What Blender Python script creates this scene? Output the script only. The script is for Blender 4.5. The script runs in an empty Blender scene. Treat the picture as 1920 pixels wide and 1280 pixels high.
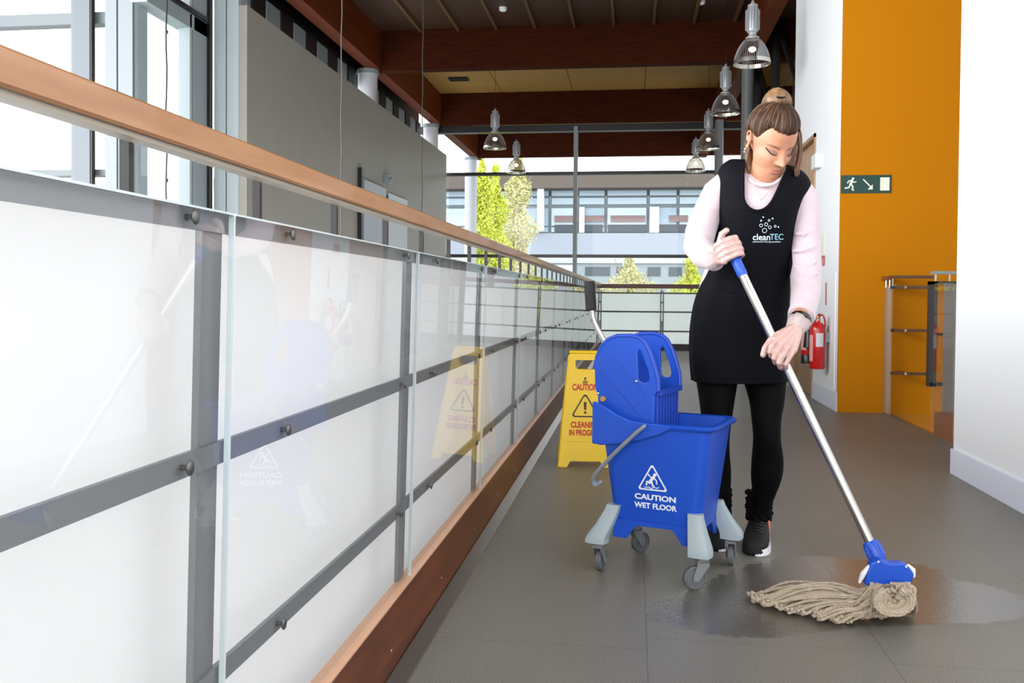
import bpy, bmesh, math, random
import numpy as np
from mathutils import Vector, Matrix, Euler
from mathutils.bvhtree import BVHTree
PI = math.pi
random.seed(7)
SC = bpy.context.scene
COL = SC.collection

# ------------------------------------------------------------------ camera
FPX = 1700.0                      # focal length in pixels of a 1920 wide frame
CAM = Vector((0.0, 0.0, 0.90))
PITCH, ROLL, SHY = 0.0215, 0.008, -50 / 1920.0
YAW = math.atan(228 / FPX)
cam_d = bpy.data.cameras.new('camera')
cam_d.sensor_width = 36.0
cam_d.lens = FPX / 1920 * 36.0
cam_d.shift_y = SHY
cam_d.clip_start = 0.02
cam_d.clip_end = 400
cam_d.dof.use_dof = False
cam = bpy.data.objects.new('camera', cam_d)
COL.objects.link(cam)
ROT = Euler((0, 0, YAW)).to_matrix() @ Euler((PI / 2 - PITCH, 0, 0)).to_matrix() @ Euler((0, 0, ROLL)).to_matrix()
cam.matrix_world = Matrix.Translation(CAM) @ ROT.to_4x4()
SC.camera = cam
ROTI = ROT.transposed()


def ray(px, py):
    d = Vector(((px - 960) / FPX, (640 - py) / FPX + SHY * 1920 / FPX, -1.0))
    return ROT @ d


def W(px, py, Y):
    """world point seen at photo position (px, py) and standing at depth Y"""
    r = ray(px, py)
    return CAM + r * ((Y - CAM.y) / r.y)


def G(px, py, z=0.0):
    r = ray(px, py)
    return CAM + r * ((z - CAM.z) / r.z)


def PX(p):
    q = ROTI @ (Vector(p) - CAM)
    return (960 + FPX * q.x / -q.z, 640 - (FPX * q.y / -q.z - SHY * 1920))


# ------------------------------------------------------------------ world, light, exposure
SC.view_settings.view_transform = 'Standard'
SC.view_settings.look = 'None'
SC.view_settings.gamma = 1.0
SC.view_settings.use_curve_mapping = False
SC.view_settings.exposure = 0.30
wd = bpy.data.worlds.new('overcast_sky')
SC.world = wd
wd.use_nodes = True
bg = wd.node_tree.nodes['Background']
bg.inputs['Color'].default_value = (0.95, 0.97, 1.0, 1)
bg.inputs['Strength'].default_value = 2.6


def area(name, loc, target, sx, sy, power, col=(1, 1, 1)):
    l = bpy.data.lights.new(name, 'AREA')
    l.shape = 'RECTANGLE'
    l.size = sx
    l.size_y = sy
    l.energy = power
    l.color = col
    o = bpy.data.objects.new(name, l)
    COL.objects.link(o)
    o.location = loc
    d = Vector(target) - Vector(loc)
    o.rotation_euler = d.to_track_quat('-Z', 'Y').to_euler()
    return o


# daylight of the tall glazing left of the walkway; fill added behind camera
area('daylight_left', (-5.6, 1.0, 2.2), (1.5, 4.6, 0.8), 7.0, 4.2, 760, (0.99, 0.99, 1.0))
area('fill_behind', (0.2, -2.8, 2.6), (0.4, 3.5, 0.9), 3.6, 2.6, 95, (1.0, 0.99, 0.97))

# ------------------------------------------------------------------ materials


def lin(c):
    if isinstance(c, str):
        c = [int(c[i:i + 2], 16) / 255 for i in (0, 2, 4)]
    return tuple((x / 12.92 if x <= 0.04045 else ((x + 0.055) / 1.055) ** 2.4) for x in c)


MATS = {}


def mat(name, col, rough=0.5, metal=0.0, noise=0.0, nscale=20.0, bump=0.0, bscale=80.0, spec=0.5, stretch=(1, 1, 1),
        coat=0.0, col2=None, emit=0.0, trans=0.0, sheen=0.0):
    if name in MATS:
        return MATS[name]
    m = bpy.data.materials.new(name)
    m.use_nodes = True
    nt = m.node_tree
    p = nt.nodes['Principled BSDF']
    c = lin(col)
    p.inputs['Base Color'].default_value = (*c, 1)
    p.inputs['Roughness'].default_value = rough
    p.inputs['Metallic'].default_value = metal
    p.inputs['Specular IOR Level'].default_value = spec
    p.inputs['Coat Weight'].default_value = coat
    p.inputs['Transmission Weight'].default_value = trans
    p.inputs['Sheen Weight'].default_value = sheen
    if emit:
        p.inputs['Emission Color'].default_value = (*c, 1)
        p.inputs['Emission Strength'].default_value = emit
    if noise or bump or col2:
        tc = nt.nodes.new('ShaderNodeTexCoord')
        mp = nt.nodes.new('ShaderNodeMapping')
        mp.inputs['Scale'].default_value = stretch
        nt.links.new(tc.outputs['Object'], mp.inputs['Vector'])
    if noise or col2:
        n = nt.nodes.new('ShaderNodeTexNoise')
        n.inputs['Scale'].default_value = nscale
        n.inputs['Detail'].default_value = 5
        nt.links.new(mp.outputs['Vector'], n.inputs['Vector'])
        cr = nt.nodes.new('ShaderNodeValToRGB')
        cr.color_ramp.elements[0].position = 0.3
        cr.color_ramp.elements[1].position = 0.7
        if col2:
            cr.color_ramp.elements[0].color = (*c, 1)
            cr.color_ramp.elements[1].color = (*lin(col2), 1)
        else:
            cr.color_ramp.elements[0].color = (*[x * (1 - noise) for x in c], 1)
            cr.color_ramp.elements[1].color = (*[min(1, x * (1 + noise)) for x in c], 1)
        nt.links.new(n.outputs['Fac'], cr.inputs['Fac'])
        nt.links.new(cr.outputs['Color'], p.inputs['Base Color'])
    if bump:
        n2 = nt.nodes.new('ShaderNodeTexNoise')
        n2.inputs['Scale'].default_value = bscale
        n2.inputs['Detail'].default_value = 4
        nt.links.new(mp.outputs['Vector'], n2.inputs['Vector'])
        b = nt.nodes.new('ShaderNodeBump')
        b.inputs['Strength'].default_value = bump
        b.inputs['Distance'].default_value = 0.004
        nt.links.new(n2.outputs['Fac'], b.inputs['Height'])
        nt.links.new(b.outputs['Normal'], p.inputs['Normal'])
    MATS[name] = m
    return m


def glass(name, tint=(1, 1, 1), ior=1.5, rough=0.0, boost=0.0, wave=0.0):
    """thin sheet: clear with a Fresnel reflection"""
    if name in MATS:
        return MATS[name]
    m = bpy.data.materials.new(name)
    m.use_nodes = True
    nt = m.node_tree
    nt.nodes.clear()
    out = nt.nodes.new('ShaderNodeOutputMaterial')
    mix = nt.nodes.new('ShaderNodeMixShader')
    tr = nt.nodes.new('ShaderNodeBsdfTransparent')
    tr.inputs['Color'].default_value = (*tint, 1)
    gl = nt.nodes.new('ShaderNodeBsdfGlossy')
    gl.inputs['Roughness'].default_value = rough
    fr = nt.nodes.new('ShaderNodeFresnel')
    fr.inputs['IOR'].default_value = ior
    fac = fr.outputs[0]
    if boost:
        ad = nt.nodes.new('ShaderNodeMath')
        ad.operation = 'ADD'
        ad.use_clamp = True
        ad.inputs[1].default_value = boost
        nt.links.new(fac, ad.inputs[0])
        fac = ad.outputs[0]
    if wave:
        tc = nt.nodes.new('ShaderNodeTexCoord')
        n = nt.nodes.new('ShaderNodeTexNoise')
        n.inputs['Scale'].default_value = 1.6
        n.inputs['Detail'].default_value = 0
        b = nt.nodes.new('ShaderNodeBump')
        b.inputs['Strength'].default_value = wave
        b.inputs['Distance'].default_value = 0.004
        nt.links.new(tc.outputs['Object'], n.inputs['Vector'])
        nt.links.new(n.outputs['Fac'], b.inputs['Height'])
        nt.links.new(b.outputs['Normal'], gl.inputs['Normal'])
    ge = nt.nodes.new('ShaderNodeNewGeometry')       # reflect on the outer face only
    inv = nt.nodes.new('ShaderNodeMath')
    inv.operation = 'SUBTRACT'
    inv.inputs[0].default_value = 1.0
    nt.links.new(ge.outputs['Backfacing'], inv.inputs[1])
    mu = nt.nodes.new('ShaderNodeMath')
    mu.operation = 'MULTIPLY'
    nt.links.new(fac, mu.inputs[0])
    nt.links.new(inv.outputs[0], mu.inputs[1])
    nt.links.new(mu.outputs[0], mix.inputs[0])
    nt.links.new(tr.outputs[0], mix.inputs[1])
    nt.links.new(gl.outputs[0], mix.inputs[2])
    nt.links.new(mix.outputs[0], out.inputs[0])
    MATS[name] = m
    return m


def milky(name, col, trans=0.6, clear=0.0):
    if name in MATS:
        return MATS[name]
    m = bpy.data.materials.new(name)
    m.use_nodes = True
    nt = m.node_tree
    nt.nodes.clear()
    out = nt.nodes.new('ShaderNodeOutputMaterial')
    mix = nt.nodes.new('ShaderNodeMixShader')
    mix.inputs[0].default_value = trans
    d = nt.nodes.new('ShaderNodeBsdfDiffuse')
    t = nt.nodes.new('ShaderNodeBsdfTranslucent')
    d.inputs['Color'].default_value = (*lin(col), 1)
    t.inputs['Color'].default_value = (*lin(col), 1)
    nt.links.new(d.outputs[0], mix.inputs[1])
    nt.links.new(t.outputs[0], mix.inputs[2])
    last = mix.outputs[0]
    if clear:
        m2 = nt.nodes.new('ShaderNodeMixShader')
        m2.inputs[0].default_value = clear
        tr = nt.nodes.new('ShaderNodeBsdfTransparent')
        nt.links.new(last, m2.inputs[1])
        nt.links.new(tr.outputs[0], m2.inputs[2])
        last = m2.outputs[0]
    nt.links.new(last, out.inputs[0])
    MATS[name] = m
    return m


def wood(name, c1, c2, rough=0.4, scale=6.0, axis=(8, 1, 8), coat=0.0):
    if name in MATS:
        return MATS[name]
    m = mat(name, c1, rough, col2=c2, nscale=scale, stretch=axis, bump=0.05, bscale=30, coat=coat)
    return m


# ------------------------------------------------------------------ mesh builder
class MB:
    def __init__(s):
        s.v, s.f = [], []

    def add(s, vs, fs):
        o = len(s.v)
        s.v += [tuple(v) for v in vs]
        s.f += [tuple(i + o for i in f) for f in fs]
        return s

    def box(s, a, b):
        x0, y0, z0 = [min(a[i], b[i]) for i in range(3)]
        x1, y1, z1 = [max(a[i], b[i]) for i in range(3)]
        return s.add([(x0, y0, z0), (x1, y0, z0), (x1, y1, z0), (x0, y1, z0), (x0, y0, z1), (x1, y0, z1), (x1, y1, z1), (x0, y1, z1)],
                     [(0, 3, 2, 1), (4, 5, 6, 7), (0, 1, 5, 4), (1, 2, 6, 5), (2, 3, 7, 6), (3, 0, 4, 7)])

    def hexa(s, lo, hi):
        """lo, hi: four points each, counter-clockwise from above"""
        return s.add(list(lo) + list(hi), [(0, 3, 2, 1), (4, 5, 6, 7), (0, 1, 5, 4), (1, 2, 6, 5), (2, 3, 7, 6), (3, 0, 4, 7)])

    def rings(s, R, cap=True, closed=False):
        n = len(R[0])
        vs = [p for r in R for p in r]
        fs = []
        m = len(R)
        for i in range(m if closed else m - 1):
            for j in range(n):
                a, b = i * n + j, i * n + (j + 1) % n
                c, d = ((i + 1) % m) * n + (j + 1) % n, ((i + 1) % m) * n + j
                fs.append((a, b, c, d))
        if cap and not closed:
            fs.append(tuple(range(n - 1, -1, -1)))
            fs.append(tuple((m - 1) * n + j for j in range(n)))
        return s.add(vs, fs)

    def tube(s, pts, rad, n=12, cap=True, round_ends=False, flat=1.0, up=None):
        pts = [Vector(p) for p in pts]
        if not hasattr(rad, '__len__'):
            rad = [rad] * len(pts)
        rad = list(rad)
        if round_ends:
            d0 = (pts[0] - pts[1]).normalized()
            d1 = (pts[-1] - pts[-2]).normalized()
            P, Q = [], []
            for k in (1.0, 0.86, 0.5):
                P.append(pts[0] + d0 * rad[0] * k)
                Q.append(rad[0] * math.sqrt(max(0.0, 1 - k * k)) + 1e-5)
            P2, Q2 = [], []
            for k in (0.5, 0.86, 1.0):
                P2.append(pts[-1] + d1 * rad[-1] * k)
                Q2.append(rad[-1] * math.sqrt(max(0.0, 1 - k * k)) + 1e-5)
            pts = P + pts + P2
            rad = Q + rad + Q2
        R = []
        prev = None
        for i, p in enumerate(pts):
            t = (pts[min(i + 1, len(pts) - 1)] - pts[max(i - 1, 0)])
            if t.length < 1e-9:
                t = Vector((0, 0, 1))
            t.normalize()
            if prev is None:
                ref = Vector(up) if up else (Vector((0, 0, 1)) if abs(t.z) < 0.9 else Vector((1, 0, 0)))
                a = t.cross(ref).normalized()
            else:
                a = (prev - t * prev.dot(t)).normalized()
            prev = a
            b = t.cross(a)
            R.append([p + (a * math.cos(2 * PI * k / n) + b * math.sin(2 * PI * k / n) * flat) * rad[i] for k in range(n)])
        return s.rings(R, cap)

    def cyl(s, a, b, r, r2=None, n=20):
        return s.tube([a, b], [r, r if r2 is None else r2], n)

    def lathe(s, prof, n=32, c=(0, 0, 0)):
        R = []
        for r, z in prof:
            R.append([(c[0] + r * math.cos(2 * PI * k / n), c[1] + r * math.sin(2 * PI * k / n), c[2] + z) for k in range(n)])
        return s.rings(R, True)

    def ball(s, c, r, n=16, m=10, M=None):
        if not hasattr(r, '__len__'):
            r = (r, r, r)
        R = []
        for i in range(m + 1):
            a = -PI / 2 + PI * i / m
            ring = []
            for k in range(n):
                t = 2 * PI * k / n
                q = Vector((r[0] * max(math.cos(a), 1e-4) * math.cos(t), r[1] * max(math.cos(a), 1e-4) * math.sin(t), r[2] * math.sin(a)))
                if M is not None:
                    q = M @ q
                ring.append(q + Vector(c))
            R.append(ring)
        return s.rings(R, True)

    def prism(s, poly, o, u, v, th, holes=None):
        """polygon (list of 2D) in plane (o,u,v), thickness th along u x v, optional holes"""
        o, u, v = Vector(o), Vector(u), Vector(v)
        n = u.cross(v).normalized()
        bm = bmesh.new()
        edges = []
        for loop in [poly] + (holes or []):
            vs = [bm.verts.new(o + u * p[0] + v * p[1]) for p in loop]
            for i in range(len(vs)):
                edges.append(bm.edges.new((vs[i], vs[(i + 1) % len(vs)])))
        bmesh.ops.triangle_fill(bm, use_beauty=True, use_dissolve=False, edges=edges, normal=n)
        bm.verts.index_update()
        base = [tuple(x.co) for x in bm.verts]
        tris = []
        for f in bm.faces:
            ids = [x.index for x in f.verts]
            if f.normal.dot(n) < 0:
                ids.reverse()
            tris.append(ids)
        bm.free()
        N = len(base)
        top = [tuple(Vector(p) + n * th) for p in base]
        fs = [tuple(t[::-1]) for t in tris] + [tuple(i + N for i in t) for t in tris]
        k = 0
        for loop in [poly] + (holes or []):
            L = len(loop)
            area2 = sum(loop[i][0] * loop[(i + 1) % L][1] - loop[(i + 1) % L][0] * loop[i][1] for i in range(L))
            rev = (area2 < 0) != (k > 0)
            if k > 0:
                rev = area2 > 0
            for i in range(L):
                a, b = k + i, k + (i + 1) % L
                fs.append((a, b, b + N, a + N) if not rev else (b, a, a + N, b + N))
            k += L
        return s.add(base + top, fs)

    def xf(s, M):
        s.v = [tuple(M @ Vector(p)) for p in s.v]
        return s


def obj(name, mb, m, parent=None, smooth=True, bevel=0.0, bseg=2, sub=0, angle=40, label=None, kind=None, solid=0.0):
    me = bpy.data.meshes.new(name)
    me.from_pydata(mb.v, [], mb.f)
    me.validate()
    o = bpy.data.objects.new(name, me)
    COL.objects.link(o)
    for mm in (m if isinstance(m, (list, tuple)) else [m]):
        me.materials.append(mm)
    if smooth:
        try:
            me.shade_smooth()
            if angle < 180:
                me.set_sharp_from_angle(angle=math.radians(angle))
        except Exception:
            pass
    if solid:
        q = o.modifiers.new('solid', 'SOLIDIFY')
        q.thickness = solid
    if bevel:
        q = o.modifiers.new('bevel', 'BEVEL')
        q.width = bevel
        q.segments = bseg
        q.limit_method = 'ANGLE'
        q.angle_limit = math.radians(35)
    if sub:
        q = o.modifiers.new('sub', 'SUBSURF')
        q.levels = sub
        q.render_levels = sub
    if parent:
        o.parent = parent
    if label:
        o['label'] = label
    if kind:
        o['kind'] = kind
    return o


def tag(o, label, cat, group=None, kind=None):
    o['label'] = label
    o['category'] = cat
    if group:
        o['group'] = group
    if kind:
        o['kind'] = kind
    return o


def thing(name, label, cat, loc=(0, 0, 0), rz=0.0, group=None):
    o = bpy.data.objects.new(name, None)
    COL.objects.link(o)
    o.empty_display_size = 0.1
    o.location = loc
    o.rotation_euler = (0, 0, rz)
    return tag(o, label, cat, group)


def struct(name, mb, m, parent=None, bevel=0.0, smooth=False):
    o = obj(name, mb, m, parent, smooth=smooth, bevel=bevel)
    if not parent:
        o['kind'] = 'structure'
    return o


def copy_tree(o, parent=None, new=None):
    c = o.copy()
    COL.objects.link(c)
    c.parent = parent
    for ch in o.children:
        copy_tree(ch, c)
    return c


def text_mb(txt, size, bold=0.0, sx=1.0, align='CENTER', depth=0.0008, shear=0.0):
    """letters as a mesh in the XY plane, centred on the origin"""
    cu = bpy.data.curves.new('txt', 'FONT')
    cu.body = txt
    cu.size = size
    cu.align_x = align
    cu.align_y = 'CENTER'
    cu.offset = bold
    cu.extrude = depth / 2
    cu.resolution_u = 4
    cu.shear = shear
    o = bpy.data.objects.new('txt', cu)
    COL.objects.link(o)
    dg = bpy.context.evaluated_depsgraph_get()
    me = bpy.data.meshes.new_from_object(o.evaluated_get(dg))
    mb = MB()
    mb.add([(v.co.x * sx, v.co.y, v.co.z) for v in me.vertices], [tuple(p.vertices) for p in me.polygons])
    bpy.data.objects.remove(o)
    bpy.data.curves.remove(cu)
    bpy.data.meshes.remove(me)
    return mb


def frame(o, u, v):
    u, v = Vector(u).normalized(), Vector(v).normalized()
    n = u.cross(v).normalized()
    M = Matrix((u, v, n)).transposed().to_4x4()
    M.translation = Vector(o)
    return M


def spline(P, k=6):
    """Catmull-Rom through rows of floats"""
    P = [list(p) for p in P]
    out = []
    n = len(P)
    for i in range(n - 1):
        p0, p1, p2, p3 = P[max(i - 1, 0)], P[i], P[i + 1], P[min(i + 2, n - 1)]
        for j in range(k):
            t = j / k
            out.append([0.5 * (2 * b + (c - a) * t + (2 * a - 5 * b + 4 * c - d) * t * t + (-a + 3 * b - 3 * c + d) * t ** 3)
                        for a, b, c, d in zip(p0, p1, p2, p3)])
    out.append(P[-1])
    return out
# ------------------------------------------------------------------ materials of the place
WALL = mat('white_wall_paint', (0.90, 0.91, 0.92), 0.6, bump=0.05, bscale=300)
SKIRT = mat('white_skirting', (0.86, 0.88, 0.93), 0.45)
YEL = mat('yellow_wall_paint', (0.71, 0.44, 0.0), 0.75, spec=0.12, bump=0.15, bscale=400)
GREYW = mat('grey_wall_panel', (0.53, 0.52, 0.48), 0.55, noise=0.03, nscale=3)
CLAD = mat('pale_grey_cladding', (0.60, 0.64, 0.65), 0.5)
STEELP = mat('grey_painted_steel', (0.50, 0.54, 0.55), 0.45)
DARKST = mat('dark_steel', (0.10, 0.11, 0.11), 0.4, metal=0.3)
BLACKP = mat('black_paint', (0.035, 0.037, 0.042), 0.35)
BEAM = wood('glulam_beam', (0.24, 0.09, 0.02), (0.17, 0.055, 0.012), 0.8, 3.0, (1, 1, 9))
BEAMY = wood('glulam_beam_long', (0.38, 0.17, 0.06), (0.28, 0.11, 0.04), 0.5, 3.0, (9, 0.6, 9))
for _m in (BEAM, BEAMY):
    _m.node_tree.nodes['Principled BSDF'].inputs['Specular IOR Level'].default_value = 0.08
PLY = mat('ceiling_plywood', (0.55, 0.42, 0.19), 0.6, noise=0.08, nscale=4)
RAILW = wood('handrail_wood', (0.70, 0.52, 0.37), (0.62, 0.43, 0.28), 0.35, 5.0, (9, 0.8, 9), coat=0.2)
TRIMW = wood('trim_wood', (0.42, 0.215, 0.095), (0.30, 0.145, 0.06), 0.38, 4.0, (8, 0.8, 8), coat=0.0)
ALU = mat('brushed_aluminium', (0.62, 0.60, 0.57), 0.3, metal=0.85)
FLAT = mat('grey_steel_flat', (0.50, 0.51, 0.52), 0.45, metal=0.2)
MILK = milky('milky_panel', (0.82, 0.82, 0.82), 0.55)
BGLASS = glass('balustrade_glass', (0.985, 0.99, 0.99), 1.5, 0.0, wave=0.12)
WGLASS = glass('window_glass', (0.96, 0.98, 0.98), 1.3)
EDGE = mat('glass_edge', (0.80, 0.84, 0.85), 0.15, spec=0.8)
CHROME = mat('chrome', (0.80, 0.80, 0.78), 0.16, metal=1.0)


def floor_material():
    m = bpy.data.materials.new('speckled_vinyl_tiles')
    m.use_nodes = True
    nt = m.node_tree
    p = nt.nodes['Principled BSDF']
    L = nt.links.new
    tc = nt.nodes.new('ShaderNodeTexCoord')
    sep = nt.nodes.new('ShaderNodeSeparateXYZ')
    L(tc.outputs['Object'], sep.inputs[0])

    def M(op, a, b=None, c=None):
        n = nt.nodes.new('ShaderNodeMath')
        n.operation = op
        for i, x in enumerate((a, b, c)):
            if x is None:
                continue
            if isinstance(x, (int, float)):
                n.inputs[i].default_value = x
            else:
                L(x, n.inputs[i])
        return n.outputs[0]
    ux = M('DIVIDE', M('ADD', sep.outputs['X'], 60 * 0.6 - 0.043), 0.6)
    colid = M('FLOOR', ux)
    fx = M('ABSOLUTE', M('SUBTRACT', M('FRACT', ux), 0.5))
    off = M('MULTIPLY', M('MODULO', colid, 2.0), 0.08)
    uy = M('DIVIDE', M('ADD', M('ADD', sep.outputs['Y'], 24 - 2.40), off), 1.2)
    fy = M('ABSOLUTE', M('SUBTRACT', M('FRACT', uy), 0.5))
    jx = M('GREATER_THAN', fx, 0.5 - 0.0022)
    jy = M('GREATER_THAN', fy, 0.5 - 0.0010)
    joint = M('MAXIMUM', jx, jy)
    n1 = nt.nodes.new('ShaderNodeTexNoise')
    n1.inputs['Scale'].default_value = 330
    n1.inputs['Detail'].default_value = 2
    L(tc.outputs['Object'], n1.inputs['Vector'])
    cr = nt.nodes.new('ShaderNodeValToRGB')
    e = cr.color_ramp.elements
    e[0].position, e[0].color = 0.36, (*lin((0.375, 0.363, 0.333)), 1)
    e[1].position, e[1].color = 0.64, (*lin((0.545, 0.53, 0.495)), 1)
    L(n1.outputs['Fac'], cr.inputs['Fac'])
    n2 = nt.nodes.new('ShaderNodeTexNoise')
    n2.inputs['Scale'].default_value = 2.2
    n2.inputs['Detail'].default_value = 3
    L(tc.outputs['Object'], n2.inputs['Vector'])
    mx = nt.nodes.new('ShaderNodeMix')
    mx.data_type = 'RGBA'
    mx.blend_type = 'MULTIPLY'
    mx.inputs['Factor'].default_value = 1.0
    r2 = nt.nodes.new('ShaderNodeMapRange')
    r2.inputs['To Min'].default_value = 0.9
    r2.inputs['To Max'].default_value = 1.08
    L(n2.outputs['Fac'], r2.inputs['Value'])
    L(cr.outputs['Color'], mx.inputs['A'])
    L(r2.outputs['Result'], mx.inputs['B'])
    mj = nt.nodes.new('ShaderNodeMix')
    mj.data_type = 'RGBA'
    L(M('MULTIPLY', joint, 0.55), mj.inputs['Factor'])
    L(mx.outputs['Result'], mj.inputs['A'])
    mj.inputs['B'].default_value = (*lin((0.25, 0.235, 0.21)), 1)
    L(mj.outputs['Result'], p.inputs['Base Color'])
    p.inputs['Roughness'].default_value = 0.42
    p.inputs['Specular IOR Level'].default_value = 0.45
    b = nt.nodes.new('ShaderNodeBump')
    b.inputs['Strength'].default_value = 0.35
    b.inputs['Distance'].default_value = 0.0015
    L(n1.outputs['Fac'], b.inputs['Height'])
    L(b.outputs['Normal'], p.inputs['Normal'])
    return m


FLOORM = floor_material()

# walkway floor
struct('floor', MB().box((-0.66, -3.2, -0.30), (2.0, 15.62, 0.0)), FLOORM)
struct('floor_stairwell', MB().box((2.0, -3.2, -1.9), (4.2, 15.6, -1.7)), FLOORM)
struct('floor_lower', MB().box((-7.0, -3.2, -3.7), (-0.66, 16.5, -3.5)), mat('pale_lower_floor', (0.75, 0.74, 0.72), 0.6))

XR = 1.60                              # face of the right hand walls
# right walls
struct('wall_right', MB().box((XR + 0.045, -3.2, 0.0), (XR + 0.30, 4.93, 4.6)), WALL)
struct('baseboard_right', MB().box((XR + 0.030, -3.2, 0.0), (XR + 0.045, 4.93, 0.128)), SKIRT)
struct('wall_right_far', MB().box((XR, 7.44, 0.0), (XR + 0.28, 8.42, 4.6)).box((XR, 8.42, 2.37), (XR + 0.28, 9.55, 4.6)), WALL)
struct('baseboard_right_far', MB().box((XR - 0.005, 7.425, 0.0), (XR, 8.42, 0.15)), SKIRT)
struct('wall_yellow', MB().box((XR, 7.42, -1.7), (4.2, 7.44, 4.6)), YEL)
struct('wall_stairwell', MB().box((4.0, -3.2, -1.7), (4.2, 7.42, 4.6)), WALL)
# timber door in the far white wall
d = thing('door_1', 'tan timber door in the far white wall', 'door', (XR, 9.0, 0))
d['kind'] = 'structure'
WDOOR = wood('door_timber', (0.66, 0.52, 0.38), (0.56, 0.42, 0.29), 0.4, 3.0, (6, 6, 0.7))
obj('door_leaf', MB().box((0.03, -0.54, 0.01), (0.075, 0.51, 2.33)), WDOOR, d, smooth=False)
obj('door_frame', MB().box((-0.015, -0.58, 0.0), (0.10, -0.545, 2.37)).box((-0.015, 0.515, 0.0), (0.10, 0.55, 2.37)).box((-0.015, -0.58, 2.335), (0.10, 0.55, 2.37)), WDOOR, d, smooth=False)
obj('door_handle', MB().tube([(0.03, 0.42, 1.02), (-0.03, 0.42, 1.02), (-0.03, 0.30, 1.02)], 0.009), CHROME, d)

# ceiling: plywood panels with open joints, above the glulam frame
cb = MB()
xs = [-3.6, -2.35, -1.1, 0.15, 1.4, 2.65, 4.2]
ys = [12.3, 14.3, 16.4, 18.3, 20.2]
for i in range(len(xs) - 1):
    for j in range(len(ys) - 1):
        cb.box((xs[i] + 0.006, ys[j] + 0.006, 4.50), (xs[i + 1] - 0.006, ys[j + 1] - 0.006, 4.53))
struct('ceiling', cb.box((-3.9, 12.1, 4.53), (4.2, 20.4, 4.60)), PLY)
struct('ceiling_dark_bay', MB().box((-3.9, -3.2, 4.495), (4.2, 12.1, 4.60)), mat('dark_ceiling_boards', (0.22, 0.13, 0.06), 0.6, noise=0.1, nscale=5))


def beam(y, name='roof_beam', z0=3.95, z1=4.5, x0=-3.5, x1=4.0, w=0.16, lab='', m=None):
    o = thing(name, lab, 'beam', ((x0 + x1) / 2, y, z0), group=None)
    hx = (x1 - x0) / 2
    obj('beam_body', MB().box((-hx, 0, 0), (hx, w, z1 - z0)), m or BEAM, o, smooth=False, bevel=0.006)
    return o


for y, lab in ((4.4, 'glulam cross beam of the roof above the photographer side of the walkway'),
               (8.25, 'glulam cross beam of the roof, first before the deep beam over the lamps'),
               (12.1, 'deep dark brown glulam cross beam in front of the yellow ceiling panels'),
               (16.0, 'reddish brown glulam cross beam directly above the glazed end wall'),
               (19.9, 'outermost dark brown cross beam seen through the end glazing')):
    if y < 8:
        continue
    beam(y, lab=lab)
# longitudinal beams
o = thing('edge_beam', 'long brown timber edge beam over the left columns', 'beam', (-3.55, 12.0, 3.96))
obj('beam_body', MB().box((-0.09, -8.5, 0), (0.09, 8.4, 0.54)), BEAMY, o, smooth=False, bevel=0.006)
o = thing('edge_beam', 'long brown timber edge beam over the right columns', 'beam', (1.46, 12.0, 3.96))
obj('beam_body', MB().box((-0.09, -6.5, 0), (0.09, 8.4, 0.54)), BEAMY, o, smooth=False, bevel=0.006)
# narrow purlins under the first bays of the ceiling
for i, x in enumerate([-2.9 + 0.52 * k for k in range(9)]):
    o = obj('ceiling_batten', MB().box((-0.018, -1.9, 0), (0.018, 1.84, 0.045)), mat('batten_wood_lit', (0.34, 0.23, 0.12), 0.6), smooth=False)  # lit streaks of the ceiling put into a colour paler than the boards
    o.location = (x, 10.25, 4.45)
    tag(o, 'thin timber batten, pale as a painted streak of light, on the dark ceiling before the first deep beam', 'batten', 'ceiling battens')
# vent and small detectors
o = obj('ceiling_vent', MB().box((-0.16, -0.10, -0.03), (0.16, 0.10, 0)).box((-0.14, -0.08, -0.036), (0.14, -0.05, -0.03)).box((-0.14, 0.0, -0.036), (0.14, 0.03, -0.03)), DARKST, smooth=False)
o.location = W(860, 158, 14.9)
o.location.z = 4.50
tag(o, 'small dark vent grille in the yellow ceiling panel', 'vent')
for px, py, Y, dz, lab in ((909, 118, 13.9, 0.42, 'grey conical sprinkler hanging on a thin rod over the left void'),):
    o = thing('ceiling_sprinkler', lab, 'sprinkler', (W(px, py, Y).x, Y, W(px, py, Y).z - 0.06))
    zt = 4.50 - o.location.z
    obj('drop_rod', MB().cyl((0, 0, 0.03), (0, 0, zt), 0.008), STEELP, o)
    obj('deflector', MB().lathe([(0.055, 0), (0.06, 0.01), (0.012, 0.09), (0.010, 0.11)]), STEELP, o)
for px, py, lab in ((943, 14, 'tiny white ceiling detector on the left of the dark ceiling'), (1315, 7, 'tiny white ceiling detector on the right of the dark ceiling')):
    g = W(px, py, 11.3)
    o = obj('smoke_detector', MB().lathe([(0.03, 0), (0.045, 0.01), (0.05, 0.05)]), WALL)
    o.location = (g.x, 11.3, 4.45)
    tag(o, lab, 'detector')

# ------------------------------------------------------------------ left side of the atrium
XW = -3.30
struct('wall_left', MB().box((XW - 0.16, (lambda r: XW / r.x * r.y)(ray(463, 150)), -3.5), (XW, 15.75, 3.36)), GREYW)
for k, lab in enumerate(('round grey column, nearest of those rising over the grey wall', 'round grey column at the far end behind the grey wall',
                         'round grey column standing outside beyond the glazed end wall')):
    Y = (12.1, 16.05, 19.95)[k]
    o = thing('round_column', lab, 'column', (W((689, 808, 884)[k], 200, Y).x, Y, -3.5))
    obj('column_shaft', MB().lathe([(0.135, 0), (0.135, 7.40)], 32), mat('column_paint', (0.72, 0.72, 0.74), 0.35), o)
    obj('column_head', MB().lathe([(0.15, 7.40), (0.15, 7.46)], 32), STEELP, o)
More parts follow.
